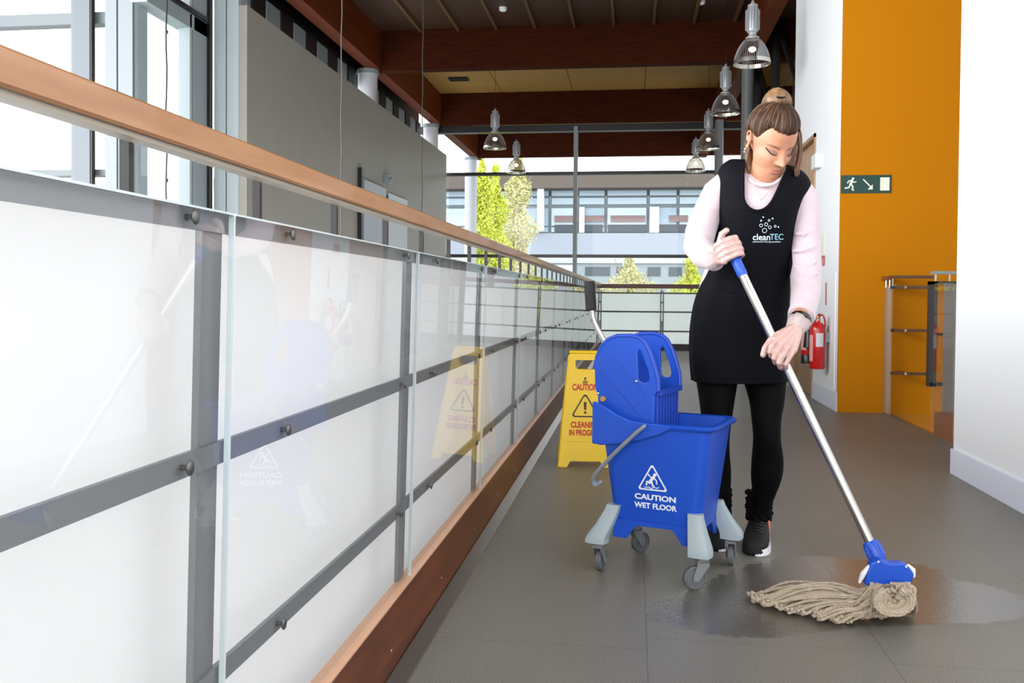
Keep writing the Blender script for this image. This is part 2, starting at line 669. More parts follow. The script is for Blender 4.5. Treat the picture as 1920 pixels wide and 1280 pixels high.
# dark cable tray with silver boxes above the wall
o = thing('blind_track', 'dark roller blind track with grey casings along the top of the grey wall', 'blind track', (-3.84, 11.5, 3.95))
obj('track_channel', MB().box((-0.05, -4.2, -0.02), (0.05, 4.2, 0.50)), BLACKP, o, smooth=False)
for k in range(11):
    y = -4.0 + 0.76 * k
    obj('blind_casing', MB().box((-0.03, y, -0.26), (0.05, y + 0.36, -0.02)), STEELP, o, smooth=False, bevel=0.01)
    obj('bracket', MB().box((-0.06, y + 0.40, -0.24), (0.06, y + 0.70, -0.02)), DARKST, o, smooth=False)

# double door in the grey wall
d = thing('door_2', 'dark framed grey double door in the left wall', 'door', (XW, 11.79, 0))
d['kind'] = 'structure'
obj('door_frame', MB().box((0, -1.22, 0), (0.05, -1.12, 2.42)).box((0, -0.03, 0), (0.04, 0.03, 2.22)), BLACKP, d, smooth=False)
PANELG = mat('grey_door_leaf', (0.58, 0.60, 0.62), 0.35)
obj('door_leaf', MB().box((0, -1.10, 0), (0.03, -0.05, 2.30)), PANELG, d, smooth=False)
obj('door_leaf', MB().box((0, 0.05, 0), (0.03, 1.08, 2.26)), mat('pale_door_leaf', (0.68, 0.70, 0.71), 0.35), d, smooth=False)
o = obj('wall_light', MB().box((0, -0.06, -0.06), (0.07, 0.06, 0.06)).cyl((0.07, 0, 0), (0.10, 0, 0), 0.03), STEELP, smooth=False, bevel=0.005)
o.location = (XW, 11.78, 2.43)
tag(o, 'small grey box light high on the grey wall above the door', 'wall light')

# glazing left of the grey wall
def mullion(x0, x1, Y, d0=0.14, z1=4.6, name='window_mullion'):
    pass


win = thing('window_1', 'tall blown out glazing far left', 'window', (-3.7, 7.0, -3.5))
win['kind'] = 'structure'
loc0 = Vector(win.location)


def wbox(a, b, name, m):
    o_ = obj(name, MB().box(Vector(a) - loc0, Vector(b) - loc0), m, win, smooth=False, bevel=0.004)
    return o_


def xat(px, Y, py=250):
    return W(px, py, Y).x


# cross glazing facing the camera at Y = 7.0
yb = 7.05
wbox((xat(133, yb), yb, -3.5), (xat(142, yb), yb + 0.10, 4.5), 'mullion', MATS['transom_grey'] if 'transom_grey' in MATS else mat('transom_grey', (0.36, 0.39, 0.40), 0.5))
wbox((xat(145, yb), yb - 0.05, -3.5), (xat(175, yb), yb - 0.02, 4.5), 'mullion', mat('mullion_blue_grey_dimmed', (0.33, 0.36, 0.385), 0.5))  # blue grey darkened to offset the strong daylight on this face
wbox((xat(176, yb), yb - 0.05, -3.5), (xat(179, yb), yb + 0.0, 4.5), 'mullion_gasket', BLACKP)
for py0, py1 in ((22, 44), (317, 329)):
    wbox((-9.0, yb + 0.04, W(100, py1, yb).z), (xat(200, yb), yb + 0.16, W(100, py0, yb).z), 'transom', mat('transom_grey', (0.36, 0.39, 0.40), 0.5))
wbox((-9.0, yb + 0.09, -3.5), (xat(200, yb), yb + 0.10, 4.5), 'pane', WGLASS)
# return glazing along the atrium at X = -3.6
XG = -3.60
YW0 = (lambda r: XW / r.x * r.y)(ray(463, 150))
yy = lambda px: (lambda r: XG / r.x * r.y)(ray(px, 150))
wbox((XG - 0.10, yy(356), -3.5), (XG, yy(360), 4.5), 'mullion', CLAD)
wbox((XG - 0.12, yy(364), -3.5), (XG, yy(390), 4.5), 'mullion', STEELP)
wbox((XG - 0.02, yy(388), -3.5), (XG + 0.03, yy(393), 4.5), 'mullion_gasket', BLACKP)
zt = (lambda r: CAM.z + XG / r.x * r.z)(ray(390, 72))
wbox((XG - 0.14, yy(276), zt), (XG, yy(390), zt + 0.12), 'transom', STEELP)
wbox((XG - 0.14, yy(276), zt + 0.12), (XG + 0.02, yy(390), zt + 0.16), 'transom_gasket', BLACKP)
wbox((XG - 0.06, yy(270), -3.5), (XG - 0.05, 7.4, 4.5), 'pane', WGLASS)


CLAD_DIM = mat('cladding_dimmed_for_daylight', (0.40, 0.43, 0.445), 0.5)  # pale cladding darkened to offset the strong daylight on the nearer column


def clad_column(px0, px1, Y, seams, lab, depth=0.3):
    CL_ = CLAD_DIM if px1 < 300 else CLAD
    x0, x1 = xat(px0, Y), xat(px1, Y)
    o_ = thing('clad_column', lab, 'column', ((x0 + x1) / 2, Y, -3.5))
    h = (x1 - x0) / 2
    cuts = [x0] + [xat(s, Y) for s in seams] + [x1]
    for a, b in zip(cuts[:-1], cuts[1:]):
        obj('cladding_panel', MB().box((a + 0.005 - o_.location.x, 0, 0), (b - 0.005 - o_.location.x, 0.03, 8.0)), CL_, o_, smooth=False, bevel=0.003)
    x2 = px1 + (27 if px1 < 300 else 16)
    dd = (lambda r: x1 / r.x * r.y)(ray(x2, 250)) - Y
    obj('column_core', MB().box((-h + 0.004, 0.028, 0), (h - 0.001, dd, 8.0)), CLAD, o_, smooth=False)
    return o_


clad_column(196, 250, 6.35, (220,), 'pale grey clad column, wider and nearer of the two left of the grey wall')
clad_column(400, 448, 7.42, (424,), 'pale grey clad column touching the near end of the grey wall')
# hanging cables
for px, Y, lab, r in ((312, 6.1, 'black cable with small clips hanging before the left windows', 0.006),
                      (640, 6.4, 'thin steel hanging cable, nearer one before the grey wall', 0.0045),
                      (792, 8.9, 'thin steel hanging cable, further one before the grey wall', 0.0045)):
    x = xat(px, Y, 200)
    o = thing('hanging_cable', lab, 'cable', (x, Y, 0.2))
    pts = [(0.004 * math.sin(k * 1.7), 0, 4.3 * k / 30) for k in range(31)]
    obj('cable', MB().tube(pts, r, 8), BLACKP if px < 400 else mat('cable_grey', (0.30, 0.28, 0.26), 0.5, metal=0.4), o)
    if px < 400:
        for k in (3, 7, 10, 13, 17, 21, 24):
            obj('clip', MB().ball((0.006, 0, 0.15 * k), (0.008, 0.008, 0.014), 8, 6), BLACKP, o)

# ------------------------------------------------------------------ end glazing and roof steel
YE = 16.25
ew = thing('window_2', 'glazed end wall', 'window', (-0.5, YE, 0))
ew['kind'] = 'structure'


def ebox(a, b, name, m):
    l0 = Vector(ew.location)
    return obj(name, MB().box(Vector(a) - l0, Vector(b) - l0), m, ew, smooth=False)


xe0, xe1 = -7.0, 4.0
ebox((xe0, YE - 0.06, 3.83), (xe1, YE + 0.1, 3.95), 'head_channel', BLACKP)
xm = xat(1080, YE, 300)
ebox((xm - 0.035, YE - 0.14, -3.5), (xm + 0.035, YE + 0.04, 3.90), 'mullion', STEELP)
ebox((xat(1420, YE, 300) - 0.04, YE - 0.14, -3.5), (xat(1420, YE, 300) + 0.04, YE + 0.04, 3.90), 'mullion', STEELP)
for py in (325, 480):
    z = W(1080, py, YE).z
    ebox((xe0, YE - 0.05, z - 0.028), (xe1, YE + 0.05, z + 0.028), 'transom', BLACKP)
ebox((xe0, YE, -3.5), (xe1, YE + 0.012, 3.83), 'pane', WGLASS)

# right hand columns, dark posts and braces behind the lamps
COLR = mat('dark_column_paint', (0.40, 0.42, 0.42), 0.4)
for Y, lab in ((12.1, 'round dark grey column behind the woman\'s head, nearer of the two right columns'), (16.05, 'round dark grey column at the glazed end wall on the right')):
    o = thing('round_column', lab, 'column', (1.43, Y, 0))
    obj('column_shaft', MB().lathe([(0.075, 0), (0.075, 3.95)], 32), COLR, o)
sc = thing('steel_screen', 'dark steel screen frame with diagonal braces behind the lamps on the right', 'screen', (1.75, 11.0, 0))
for y in (-0.9, 0.9, 2.6, 4.1):
    obj('screen_post', MB().box((-0.05, y - 0.05, 0), (0.05, y + 0.05, 4.5)), BLACKP, sc, smooth=False)
for y in (-0.9, 0.9, 2.45):
    obj('brace', MB().tube([(0, y, 3.1), (0, y + 1.65, 4.3)], 0.03), DARKST, sc)
obj('screen_rail', MB().box((-0.03, -1.3, 3.05), (0.03, 4.15, 3.15)), DARKST, sc, smooth=False)
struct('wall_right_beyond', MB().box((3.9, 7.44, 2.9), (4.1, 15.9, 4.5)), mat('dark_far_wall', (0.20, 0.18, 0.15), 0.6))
obj('screen_glass', MB().box((-0.004, -1.3, 0.0), (0.004, 4.15, 4.45)), glass('smoked_glass', (0.55, 0.54, 0.50), 1.4), sc, smooth=False)

# ------------------------------------------------------------------ left balustrade
XGL = -0.578        # glass plane
LEAN = 0.022        # lean of the panels towards the walkway per metre
Y0, PW = -1.01, 1.12
bal = thing('balustrade', 'long left balustrade of glazed white panels with timber handrail', 'balustrade', (XGL, 7.0, 0.0))
bl = Vector(bal.location)


def bx(z):
    return LEAN * (z - 0.55)


def slab(x0, x1, y0, y1, z0, z1, name, m, **k):
    lo = [(x0 + bx(z0), y0, z0), (x1 + bx(z0), y0, z0), (x1 + bx(z0), y1, z0), (x0 + bx(z0), y1, z0)]
    hi = [(x0 + bx(z1), y0, z1), (x1 + bx(z1), y0, z1), (x1 + bx(z1), y1, z1), (x0 + bx(z1), y1, z1)]
    return obj(name, MB().hexa(lo, hi), m, bal, smooth=False, **k)


npan = 15
ZB, ZT = 0.145, 1.010
for k in range(npan):
    a = Y0 + PW * k - bl.y
    b = a + PW
    b = min(b, 15.28 - bl.y)
    if b - a < 0.2:
        break
    slab(-0.004, 0.004, a + 0.004, b - 0.004, ZB, ZT, 'glass_panel', BGLASS)
    slab(-0.004, 0.0044, b - 0.0030, b + 0.001, ZB, ZT, 'glass_edge_strip', EDGE)
    slab(-0.004, 0.0042, a + 0.004, b - 0.004, ZT, ZT + 0.003, 'glass_top_edge', EDGE)
    slab(-0.026, -0.016, b - 0.058, b + 0.002, ZB - 0.02, ZT - 0.02, 'post', FLAT)
    for py in (0.22, PW - 0.12):
        y = a + py
        if y > b:
            continue
        for z in (ZT - 0.012, 0.672, 0.345):
            mb = MB().cyl((-0.012, y, z), (0.0045, y, z), 0.004, n=10).ball((0.0055, y, z), (0.0035, 0.0095, 0.0105), 12, 6)
            bo = obj('panel_bolt', mb, mat('bolt_steel', (0.42, 0.42, 0.41), 0.3, metal=0.8), bal)
            bo.location.x = bx(z)
L0, L1 = Y0 - bl.y, 15.28 - bl.y
slab(-0.098, -0.090, L0, L1, ZB - 0.30, ZT - 0.012, 'milky_backing', MILK)
slab(-0.016, -0.008, L0, L1, ZT - 0.026, ZT + 0.004, 'frame_rail', FLAT)
slab(-0.016, -0.008, L0, L1, 0.656, 0.688, 'frame_rail', FLAT)
slab(-0.016, -0.008, L0, L1, 0.330, 0.362, 'frame_rail', FLAT)
y = Y0 - 0.107 + 0.373 * 0
k = 0
while True:
    y = 0.998 - 0.373 * 5 + 0.373 * k
    if y > 15.2:
        break
    obj('baluster', MB().box((-0.020, y - bl.y - 0.005, 0.995), (-0.008, y - bl.y + 0.005, 1.080)).xf(Matrix.Identity(4)), BLACKP, bal, smooth=False)
    k += 1
hr = MB().box((0.004, L0, 1.072), (0.026, L1 + 0.1, 1.078))
obj('handrail_underside', hr, mat('handrail_channel', (0.62, 0.58, 0.52), 0.4), bal, smooth=False)
hp = [(-0.006, 1.081), (0.031, 1.078), (0.034, 1.081), (0.034, 1.111), (0.031, 1.114), (-0.022, 1.114), (-0.028, 1.108), (-0.028, 1.094)]
R = [[(x, yy_, z) for x, z in hp] for yy_ in (L0, L1 + 0.1)]
obj('handrail', MB().rings(R), RAILW, bal, smooth=False)
# timber kick board: joints each two panels
e = [Y0, 1.23, 5.74, 10.2, 15.28]
for a, b in zip(e[:-1], e[1:]):
    obj('kick_board', MB().hexa([(-0.034, a + 0.003 - bl.y, 0.006), (0.026, a + 0.003 - bl.y, 0.006), (0.026, b - 0.003 - bl.y, 0.006), (-0.034, b - 0.003 - bl.y, 0.006)], [(-0.034, a + 0.003 - bl.y, 0.145), (0.004, a + 0.003 - bl.y, 0.145), (0.004, b - 0.003 - bl.y, 0.145), (-0.034, b - 0.003 - bl.y, 0.145)]), TRIMW, bal, smooth=False, bevel=0.004)
    obj('kick_board_lit_edge', MB().box((-0.034, a + 0.003 - bl.y, 0.145), (0.0045, b - 0.003 - bl.y, 0.149)), mat('lit_edge_wood', (0.84, 0.64, 0.50), 0.35), bal, smooth=False)  # top edge lit by the milky panel, brightness put into the wood colour
    n = int((b - a) / 0.55)
    for q in range(n):
        yb_ = a + (b - a) * (q + 0.5) / n - bl.y
        obj('kick_board_screw', MB().ball((0.018, yb_, 0.055), (0.002, 0.005, 0.005), 8, 6), CHROME, bal)
struct('trim_1', MB().hexa([(XGL + 0.027, Y0, 0.0), (XGL + 0.070, Y0, 0.0), (XGL + 0.070, 15.3, 0.0), (XGL + 0.027, 15.3, 0.0)], [(XGL + 0.027, Y0, 0.016), (XGL + 0.068, Y0, 0.005), (XGL + 0.068, 15.3, 0.005), (XGL + 0.027, 15.3, 0.016)]), ALU)

# ------------------------------------------------------------------ far balustrade
YF = 15.42
fb = thing('balustrade', 'far balustrade of pale green panels crossing the end of the walkway', 'balustrade', (0.5, YF, 0))
PANE = milky('pale_green_panel', (0.98, 0.995, 0.99), 0.8)
x = -0.66 - 0.5
edges = [xat(1124, YF, 600), xat(1241, YF, 600)]
pw = edges[1] - edges[0]
x = edges[0]
for k in range(-1, 3):
    a, b = x + pw * k - 0.5 + 0.03, x + pw * (k + 1) - 0.5 - 0.03
    if k == -1:
        a = -1.12
        b = a + 0.02
    obj('milky_panel', MB().box((a, 0.03, 0.10), (b, 0.04, 0.96)), PANE, fb, smooth=False)
    obj('post', MB().box((b, 0.0, 0.0), (b + 0.018, 0.035, 1.0)).box((b + 0.042, 0.0, 0.0), (b + 0.06, 0.035, 1.0)), FLAT, fb, smooth=False)
    obj('post_bolt', MB().cyl((b + 0.03, -0.01, 0.80), (b + 0.03, 0.03, 0.80), 0.014), BLACKP, fb)
    obj('baluster', MB().box((b - 0.55, 0.02, 0.96), (b - 0.54, 0.04, 1.04)), BLACKP, fb, smooth=False)
    obj('baluster', MB().box((b + 0.02, 0.02, 0.96), (b + 0.03, 0.04, 1.04)), BLACKP, fb, smooth=False)
for z in (0.955, 0.640, 0.315):
    obj('frame_rail', MB().box((-1.12, 0.02, z - 0.013), (1.62, 0.03, z + 0.013)), mat('olive_steel', (0.34, 0.36, 0.31), 0.45), fb, smooth=False)
obj('handrail', MB().box((-1.12, -0.03, 1.035), (1.62, 0.07, 1.105)), wood('dark_handrail_wood', (0.40, 0.20, 0.10), (0.30, 0.13, 0.06), 0.4, 5, (1, 9, 9)), fb, smooth=False, bevel=0.006)
obj('kick_board', MB().box((-1.12, -0.01, 0.0), (1.62, 0.03, 0.105)), mat('dark_kick_board', (0.13, 0.085, 0.075), 0.4), fb, smooth=False)

# ------------------------------------------------------------------ stairwell balustrade on the right
XS = 1.95
sb = thing('stair_balustrade', 'clear glass balustrade along the stairwell before the yellow wall', 'balustrade', (XS, 6.6, 0))
FROST = milky('frosted_edge_film', (0.85, 0.83, 0.78), 0.5, 0.62)
obj('glass_panel', MB().box((0, -0.72, 0.0), (0.010, 0.66, 1.0)), BGLASS, sb, smooth=False)
obj('frosted_strip', MB().box((-0.004, 0.66, 0.0), (0.012, 0.82, 1.0)), FROST, sb, smooth=False)
obj('handrail', MB().box((-0.03, 0.66, 1.04), (0.012, 0.84, 1.07)), wood('stair_handrail', (0.48, 0.30, 0.15), (0.42, 0.25, 0.12), 0.4), sb, smooth=False)
obj('handrail_bracket', MB().cyl((0.0, 0.70, 0.98), (0.0, 0.70, 1.045), 0.007).cyl((0.0, 0.80, 0.98), (0.0, 0.80, 1.045), 0.007), CHROME, sb)
obj('kick_trim', MB().box((-0.006, -0.72, 0.0), (0.016, 0.82, 0.006)), ALU, sb, smooth=False)
sf = thing('stair_balustrade', 'grey framed stair balustrade with three horizontal bars beyond the glass', 'balustrade', (2.2, 7.22, -1.7))
l0 = Vector(sf.location)


def sbox(px0, py0, px1, py1, Y, name, m, d=0.03, par=sf, lo=None):
    a, b = W(px0, py0, Y), W(px1, py1, Y)
    return obj(name, MB().box((a.x - lo.x, Y - lo.y, b.z - lo.z), (b.x - lo.x, Y + d - lo.y, a.z - lo.z)), m, par, smooth=False)


for p0, p1 in ((535, 542), (616, 623), (697, 704)):
    sbox(1671, p0, 1752, p1, 7.2, 'bar', STEELP if False else mat('graphite_steel', (0.14, 0.14, 0.135), 0.4), 0.02, lo=l0)
    sbox(1696, p0 + 1, 1700, p1 - 1, 7.185, 'bar_bolt', CHROME, 0.014, lo=l0)
sbox(1672, 516, 1751, 522, 7.16, 'handrail', mat('brown_stair_rail', (0.36, 0.22, 0.10), 0.4), 0.06, lo=l0)
sbox(1673, 522, 1675, 536, 7.18, 'handrail_bracket', CHROME, 0.01, lo=l0)
for py_ in (537, 618, 699):
    sbox(1690, py_, 1706, py_ + 3, 7.22, 'wall_bracket', MATS['graphite_steel'], 0.20, lo=l0)
s2 = thing('stair_balustrade', 'nearer dark rectangular stair rail frame beside the white corner', 'balustrade', (2.3, 6.3, -1.7))
l0 = Vector(s2.location)
GR = mat('graphite_steel', (0.14, 0.14, 0.135), 0.4)
Ys = 6.3
sbox(1744, 527, 1755, 725, Ys, 'post', GR, 0.05, s2, l0)
sbox(1744, 527, 1830, 534, Ys, 'bar', GR, 0.05, s2, l0)
sbox(1822, 527, 1830, 1120, Ys, 'post', GR, 0.05, s2, l0)
sbox(1755, 624, 1830, 630, Ys, 'bar', GR, 0.03, s2, l0)
sbox(1744, 717, 1830, 725, Ys, 'bar', GR, 0.05, s2, l0)
sbox(1750, 508, 1830, 514, Ys - 0.02, 'handrail', STEELP, 0.06, s2, l0)
sbox(1753, 514, 1756, 528, Ys, 'handrail_bracket', CHROME, 0.01, s2, l0)
sbox(1779, 514, 1782, 528, Ys, 'handrail_bracket', CHROME, 0.01, s2, l0)
sbox(1771, 532, 1815, 786, Ys - 0.06, 'frosted_panel', milky('grey_glass_film', (0.6, 0.62, 0.62), 0.4, 0.35), 0.008, s2, l0)
o = struct('trim_2', MB().box((XS + 0.04, 5.88, -0.28), (XS + 0.06, 7.40, -0.02)), wood('stair_fascia', (0.62, 0.36, 0.15), (0.55, 0.30, 0.12), 0.35))
o = struct('trim_3', MB().box((XS + 0.012, 5.9, -0.02), (XS + 0.30, 6.25, 0.16)), MATS['stair_fascia'])
# steps going down
for k in range(6):
    o = obj('stair_step', MB().box((-0.5, 0, -0.17), (0.5, 0.32, 0)), mat('stair_tread', (0.30, 0.27, 0.24), 0.6), smooth=False)
    o.location = (3.1, 6.9 - 0.3 * k, -0.17 - 0.17 * k)
    tag(o, 'dark tread of the stair descending behind the white corner wall', 'step', 'stair treads')
# ------------------------------------------------------------------ outside beyond the end glazing
struct('ground', MB().box((-60, 16.6, -4.0), (60, 70, -3.9)), mat('paving_outside', (0.45, 0.45, 0.43), 0.9, noise=0.1))
YB = 36.0
bd = thing('office_building', 'long office block with ribbon windows across the courtyard', 'building', (2.0, YB, -3.9))
l0 = Vector(bd.location)


def bb(px0, py0, px1, py1, name, m, d=0.3, dy=0.0, par=None):
    Y = YB + dy
    a, b = W(1080, py0, Y), W(1080, py1, Y)
    x0 = W(px0, 400, Y).x
    x1 = W(px1, 400, Y).x
    return obj(name, MB().box((x0 - l0.x, dy, b.z - l0.z), (x1 - l0.x, dy + d, a.z - l0.z)), m, par or bd, smooth=False)


BAND = mat('blue_grey_spandrel', (0.60, 0.63, 0.68), 0.5, noise=0.03, nscale=0.5)
BWIN = mat('bright_office_window', (0.72, 0.80, 0.86), 0.15, spec=0.6)
BFR = mat('grey_window_frame', (0.42, 0.46, 0.48), 0.5)
bb(400, 328, 1900, 352, 'roof_overhang', mat('brown_soffit', (0.38, 0.34, 0.31), 0.7), 3.0, -0.8)
bb(400, 437, 1900, 481, 'wall', BAND, 0.4)
bb(400, 481, 1900, 493, 'wall', mat('pale_spandrel', (0.72, 0.75, 0.74), 0.5), 0.4, -0.1)
bb(400, 493, 1900, 600, 'wall', mat('lower_facade', (0.56, 0.60, 0.62), 0.5, noise=0.06, nscale=0.4), 0.4)
bb(400, 481, 1900, 900, 'wall', mat('grey_base', (0.45, 0.47, 0.48), 0.7), 0.4, 0.5)
bb(400, 346, 1900, 437, 'interior_wall', mat('office_interior', (0.70, 0.74, 0.78), 0.8), 0.3, 3.0)
for k, (a, b) in enumerate(((800, 878), (880, 1030), (1032, 1082), (1084, 1135), (1137, 1214), (1216, 1270), (1272, 1345), (1347, 1420), (1422, 1500), (1502, 1600))):
    f = bb(a, 351, b, 437, 'window', BFR, 0.02, 0.25)
    for (y0, y1) in ((354, 367), (371, 383), (390, 423), (426, 435)):
        bb(a + 2, y0, b - 2, y1, 'pane', BWIN if y0 < 380 else mat('office_pane_%s' % ('blue' if k % 2 else 'pale'), (0.60, 0.68, 0.74) if k % 2 else (0.74, 0.80, 0.84), 0.15), 0.05, 0.19, f)
for (a, b) in ((1040, 1133), (1145, 1210), (1255, 1290)):
    bb(a, 404, b, 416, 'red_blind', mat('muted_red_blind', (0.52, 0.42, 0.42), 0.7), 0.03, 0.12, bd)
for (a, b) in ((1040, 1082), (1090, 1130), (1140, 1212), (1225, 1300)):
    bb(a, 421, b, 435, 'dark_sill_glass', mat('dark_sill', (0.20, 0.24, 0.28), 0.3), 0.03, 0.13, bd)
for (a, b) in ((1086, 1096), (1218, 1236)):
    bb(a, 388, b, 436, 'white_pier', mat('pale_pier', (0.82, 0.88, 0.88), 0.5), 0.1, 0.02)
bb(1007, 352, 1019, 432, 'white_column', mat('white_glossy_column', (0.95, 0.96, 0.97), 0.4), 0.4, -0.6)
for (a, b) in ((840, 870), (905, 960), (1098, 1145), (1157, 1178), (1215, 1240), (1255, 1280), (1330, 1400)):
    bb(a, 500, b, 517, 'window', mat('dark_lower_window', (0.27, 0.31, 0.34), 0.3), 0.05, -0.02)
bb(1040, 497, 1076, 510, 'window', mat('pale_lower_window', (0.88, 0.90, 0.92), 0.3), 0.05, -0.03)

LEAFY = mat('yellow_green_leaves', (0.76, 0.80, 0.22), 0.7, col2=(0.88, 0.89, 0.45), nscale=1.5)
LEAFP = mat('pale_spring_leaves', (0.76, 0.74, 0.48), 0.7, col2=(0.86, 0.84, 0.64), nscale=1.5)
BARK = mat('pale_bark', (0.55, 0.50, 0.44), 0.8, noise=0.2)


def tree(px, py_top, w, Y, lab, leaf, n=2600, name='tree', base=-3.9, seed=1, py_bot=560):
    rnd = random.Random(seed)
    p = W(px, py_top, Y)
    H = p.z - base
    o_ = thing(name, lab, 'tree' if name == 'tree' else 'shrub', (p.x, Y, base))
    tr = MB()
    tr.tube([(0.05 * math.sin(k), 0.04 * math.cos(k * 2), H * 0.95 * k / 8) for k in range(9)], [0.10 * (1 - k / 9) + 0.015 for k in range(9)], 8)
    for k in range(14):
        z = H * (0.3 + 0.62 * k / 14)
        a = rnd.uniform(0, 2 * PI)
        L = w * rnd.uniform(0.5, 0.95)
        tr.tube([(0, 0, z), (L * 0.5 * math.cos(a), L * 0.5 * math.sin(a), z + L * 0.5), (L * math.cos(a), L * math.sin(a), z + L * 1.3)], [0.03, 0.02, 0.006], 5)
    obj('trunk', tr, BARK, o_)
    zb = W(px, py_bot, Y).z - base
    lf = MB()
    for k in range(n):
        t = rnd.random() ** 0.8
        z = H - (H - zb) * t
        ww = w * (0.25 + 0.75 * min(1, t * 2.2)) * (0.8 + 0.35 * math.sin(z * 5 + seed))
        a = rnd.uniform(0, 2 * PI)
        r = ww * math.sqrt(rnd.random())
        c = Vector((r * math.cos(a), r * math.sin(a), z + rnd.uniform(-.1, .1)))
        s = rnd.uniform(0.025, 0.058)
        u = Vector((rnd.uniform(-1, 1), rnd.uniform(-1, 1), rnd.uniform(-1, 1))).normalized()
        v = u.cross(Vector((rnd.uniform(-1, 1), rnd.uniform(-1, 1), rnd.uniform(-1, 1)))).normalized()
        lf.add([c - u * s, c + v * s * 0.55, c + u * s, c - v * s * 0.55], [(0, 1, 2, 3)])
    obj('foliage', lf, leaf, o_, smooth=False)
    return o_


tree(904, 296, 0.42, 22.5, 'bright yellow green slender tree just right of the outside column', LEAFY, 9000, seed=2)
tree(930, 312, 0.45, 25, 'bright yellow green tree, middle of the three behind the end glazing', LEAFY, 9000, seed=3)
tree(972, 292, 0.62, 28, 'pale straw coloured tree right of the bright yellow green ones', LEAFP, 10000, seed=5)
tree(1180, 484, 0.7, 24, 'pale green bush low behind the far handrail', LEAFP, 3500, 'bush', seed=8, py_bot=600)
tree(1296, 484, 0.6, 24, 'vivid yellow green bush low behind the far handrail beside the woman', LEAFY, 3000, 'bush', seed=9, py_bot=600)

# ------------------------------------------------------------------ pendant lamps
LG = glass('prismatic_reflector', (0.80, 0.76, 0.70), 1.5, 0.08, boost=0.32)
HOUS = mat('lamp_housing_grey', (0.62, 0.63, 0.64), 0.4, metal=0.4)
RIM = mat('lamp_rim', (0.85, 0.85, 0.83), 0.12, metal=0.9)
BULB = mat('lit_lamp', (1.0, 0.95, 0.85), 0.5, emit=9)


def make_lamp(lab, group=None):
    t = thing('pendant_lamp', lab, 'lamp', (0, 0, 0), group=group)
    R0 = 0.165
    outer = [(R0, 0.0), (R0 * 0.985, 0.03), (R0 * 0.93, 0.075), (R0 * 0.82, 0.125), (R0 * 0.66, 0.175), (R0 * 0.47, 0.215), (R0 * 0.36, 0.235)]
    n = 40
    mb = MB()
    mb.rings([[(r * math.cos(2 * PI * k / n), r * math.sin(2 * PI * k / n), z) for k in range(n)] for r, z in outer], cap=False)
    obj('reflector', mb, LG, t)
    mb = MB()
    for k in range(48):
        a = 2 * PI * k / 48
        mb.tube([((r + 0.002) * math.cos(a), (r + 0.002) * math.sin(a), z) for r, z in outer[:-1]], 0.0016, 4)
    obj('reflector_ribs', mb, HOUS, t)
    mb = MB()
    mb.rings([[(r * math.cos(2 * PI * k / n), r * math.sin(2 * PI * k / n), z) for k in range(n)] for r, z in ((R0 + 0.006, -0.004), (R0 + 0.006, 0.006), (R0 + 0.001, 0.034), (R0 - 0.006, 0.034), (R0 - 0.004, -0.004))], cap=False, closed=True)
    obj('rim', mb, RIM, t)
    obj('bulb', MB().ball((0, 0, 0.135), (0.034, 0.034, 0.026), 16, 10), BULB, t)
    obj('collar', MB().lathe([(0.062, 0.225), (0.062, 0.245), (0.036, 0.262), (0.036, 0.285), (0.05, 0.30)]), HOUS, t)
    hs = MB().lathe([(0.046, 0.295), (0.054, 0.31), (0.054, 0.50), (0.046, 0.515), (0.046, 0.545), (0.02, 0.555), (0.012, 0.585)], 24)
    for k in range(16):
        a = 2 * PI * k / 16
        c, s = math.cos(a), math.sin(a)
        hs.hexa([(c * 0.05 - s * 0.003, s * 0.05 + c * 0.003, 0.315), (c * 0.05 + s * 0.003, s * 0.05 - c * 0.003, 0.315), (c * 0.066 + s * 0.003, s * 0.066 - c * 0.003, 0.315), (c * 0.066 - s * 0.003, s * 0.066 + c * 0.003, 0.315)],
                [(c * 0.05 - s * 0.003, s * 0.05 + c * 0.003, 0.495), (c * 0.05 + s * 0.003, s * 0.05 - c * 0.003, 0.495), (c * 0.066 + s * 0.003, s * 0.066 - c * 0.003, 0.495), (c * 0.066 - s * 0.003, s * 0.066 + c * 0.003, 0.495)])
    obj('ballast_housing', hs, HOUS, t)
    obj('suspension_wire', MB().cyl((0, 0, 0.58), (0, 0, 1.43), 0.003, n=6), BLACKP, t)
    return t


lamp0 = make_lamp('glass bell pendant lamp, largest and highest of the right row')
ZL = 3.07
lamp_xy = [(1410, 120, 'glass bell pendant lamp, largest and highest of the right row'),
           (1360, 213, 'glass bell pendant lamp above left of the woman\'s head, second on the right'),
           (1328, 279, 'glass bell pendant lamp, third of the right row, overlapping the end glazing'),
           (1304, 321, 'glass bell pendant lamp, furthest and lowest of the right row'),
           (928, 278, 'glass bell pendant lamp over the left void before the brown beam, higher of the two'),
           (968, 324, 'lower glass bell pendant lamp of the two left ones, before the white sky strip')]
for i, (px, py, lab) in enumerate(lamp_xy):
    o = lamp0 if i == 0 else copy_tree(lamp0)
    g = G(px, py, ZL)
    o.location = g
    o['label'] = lab
    o['group'] = 'bell pendant lamps'
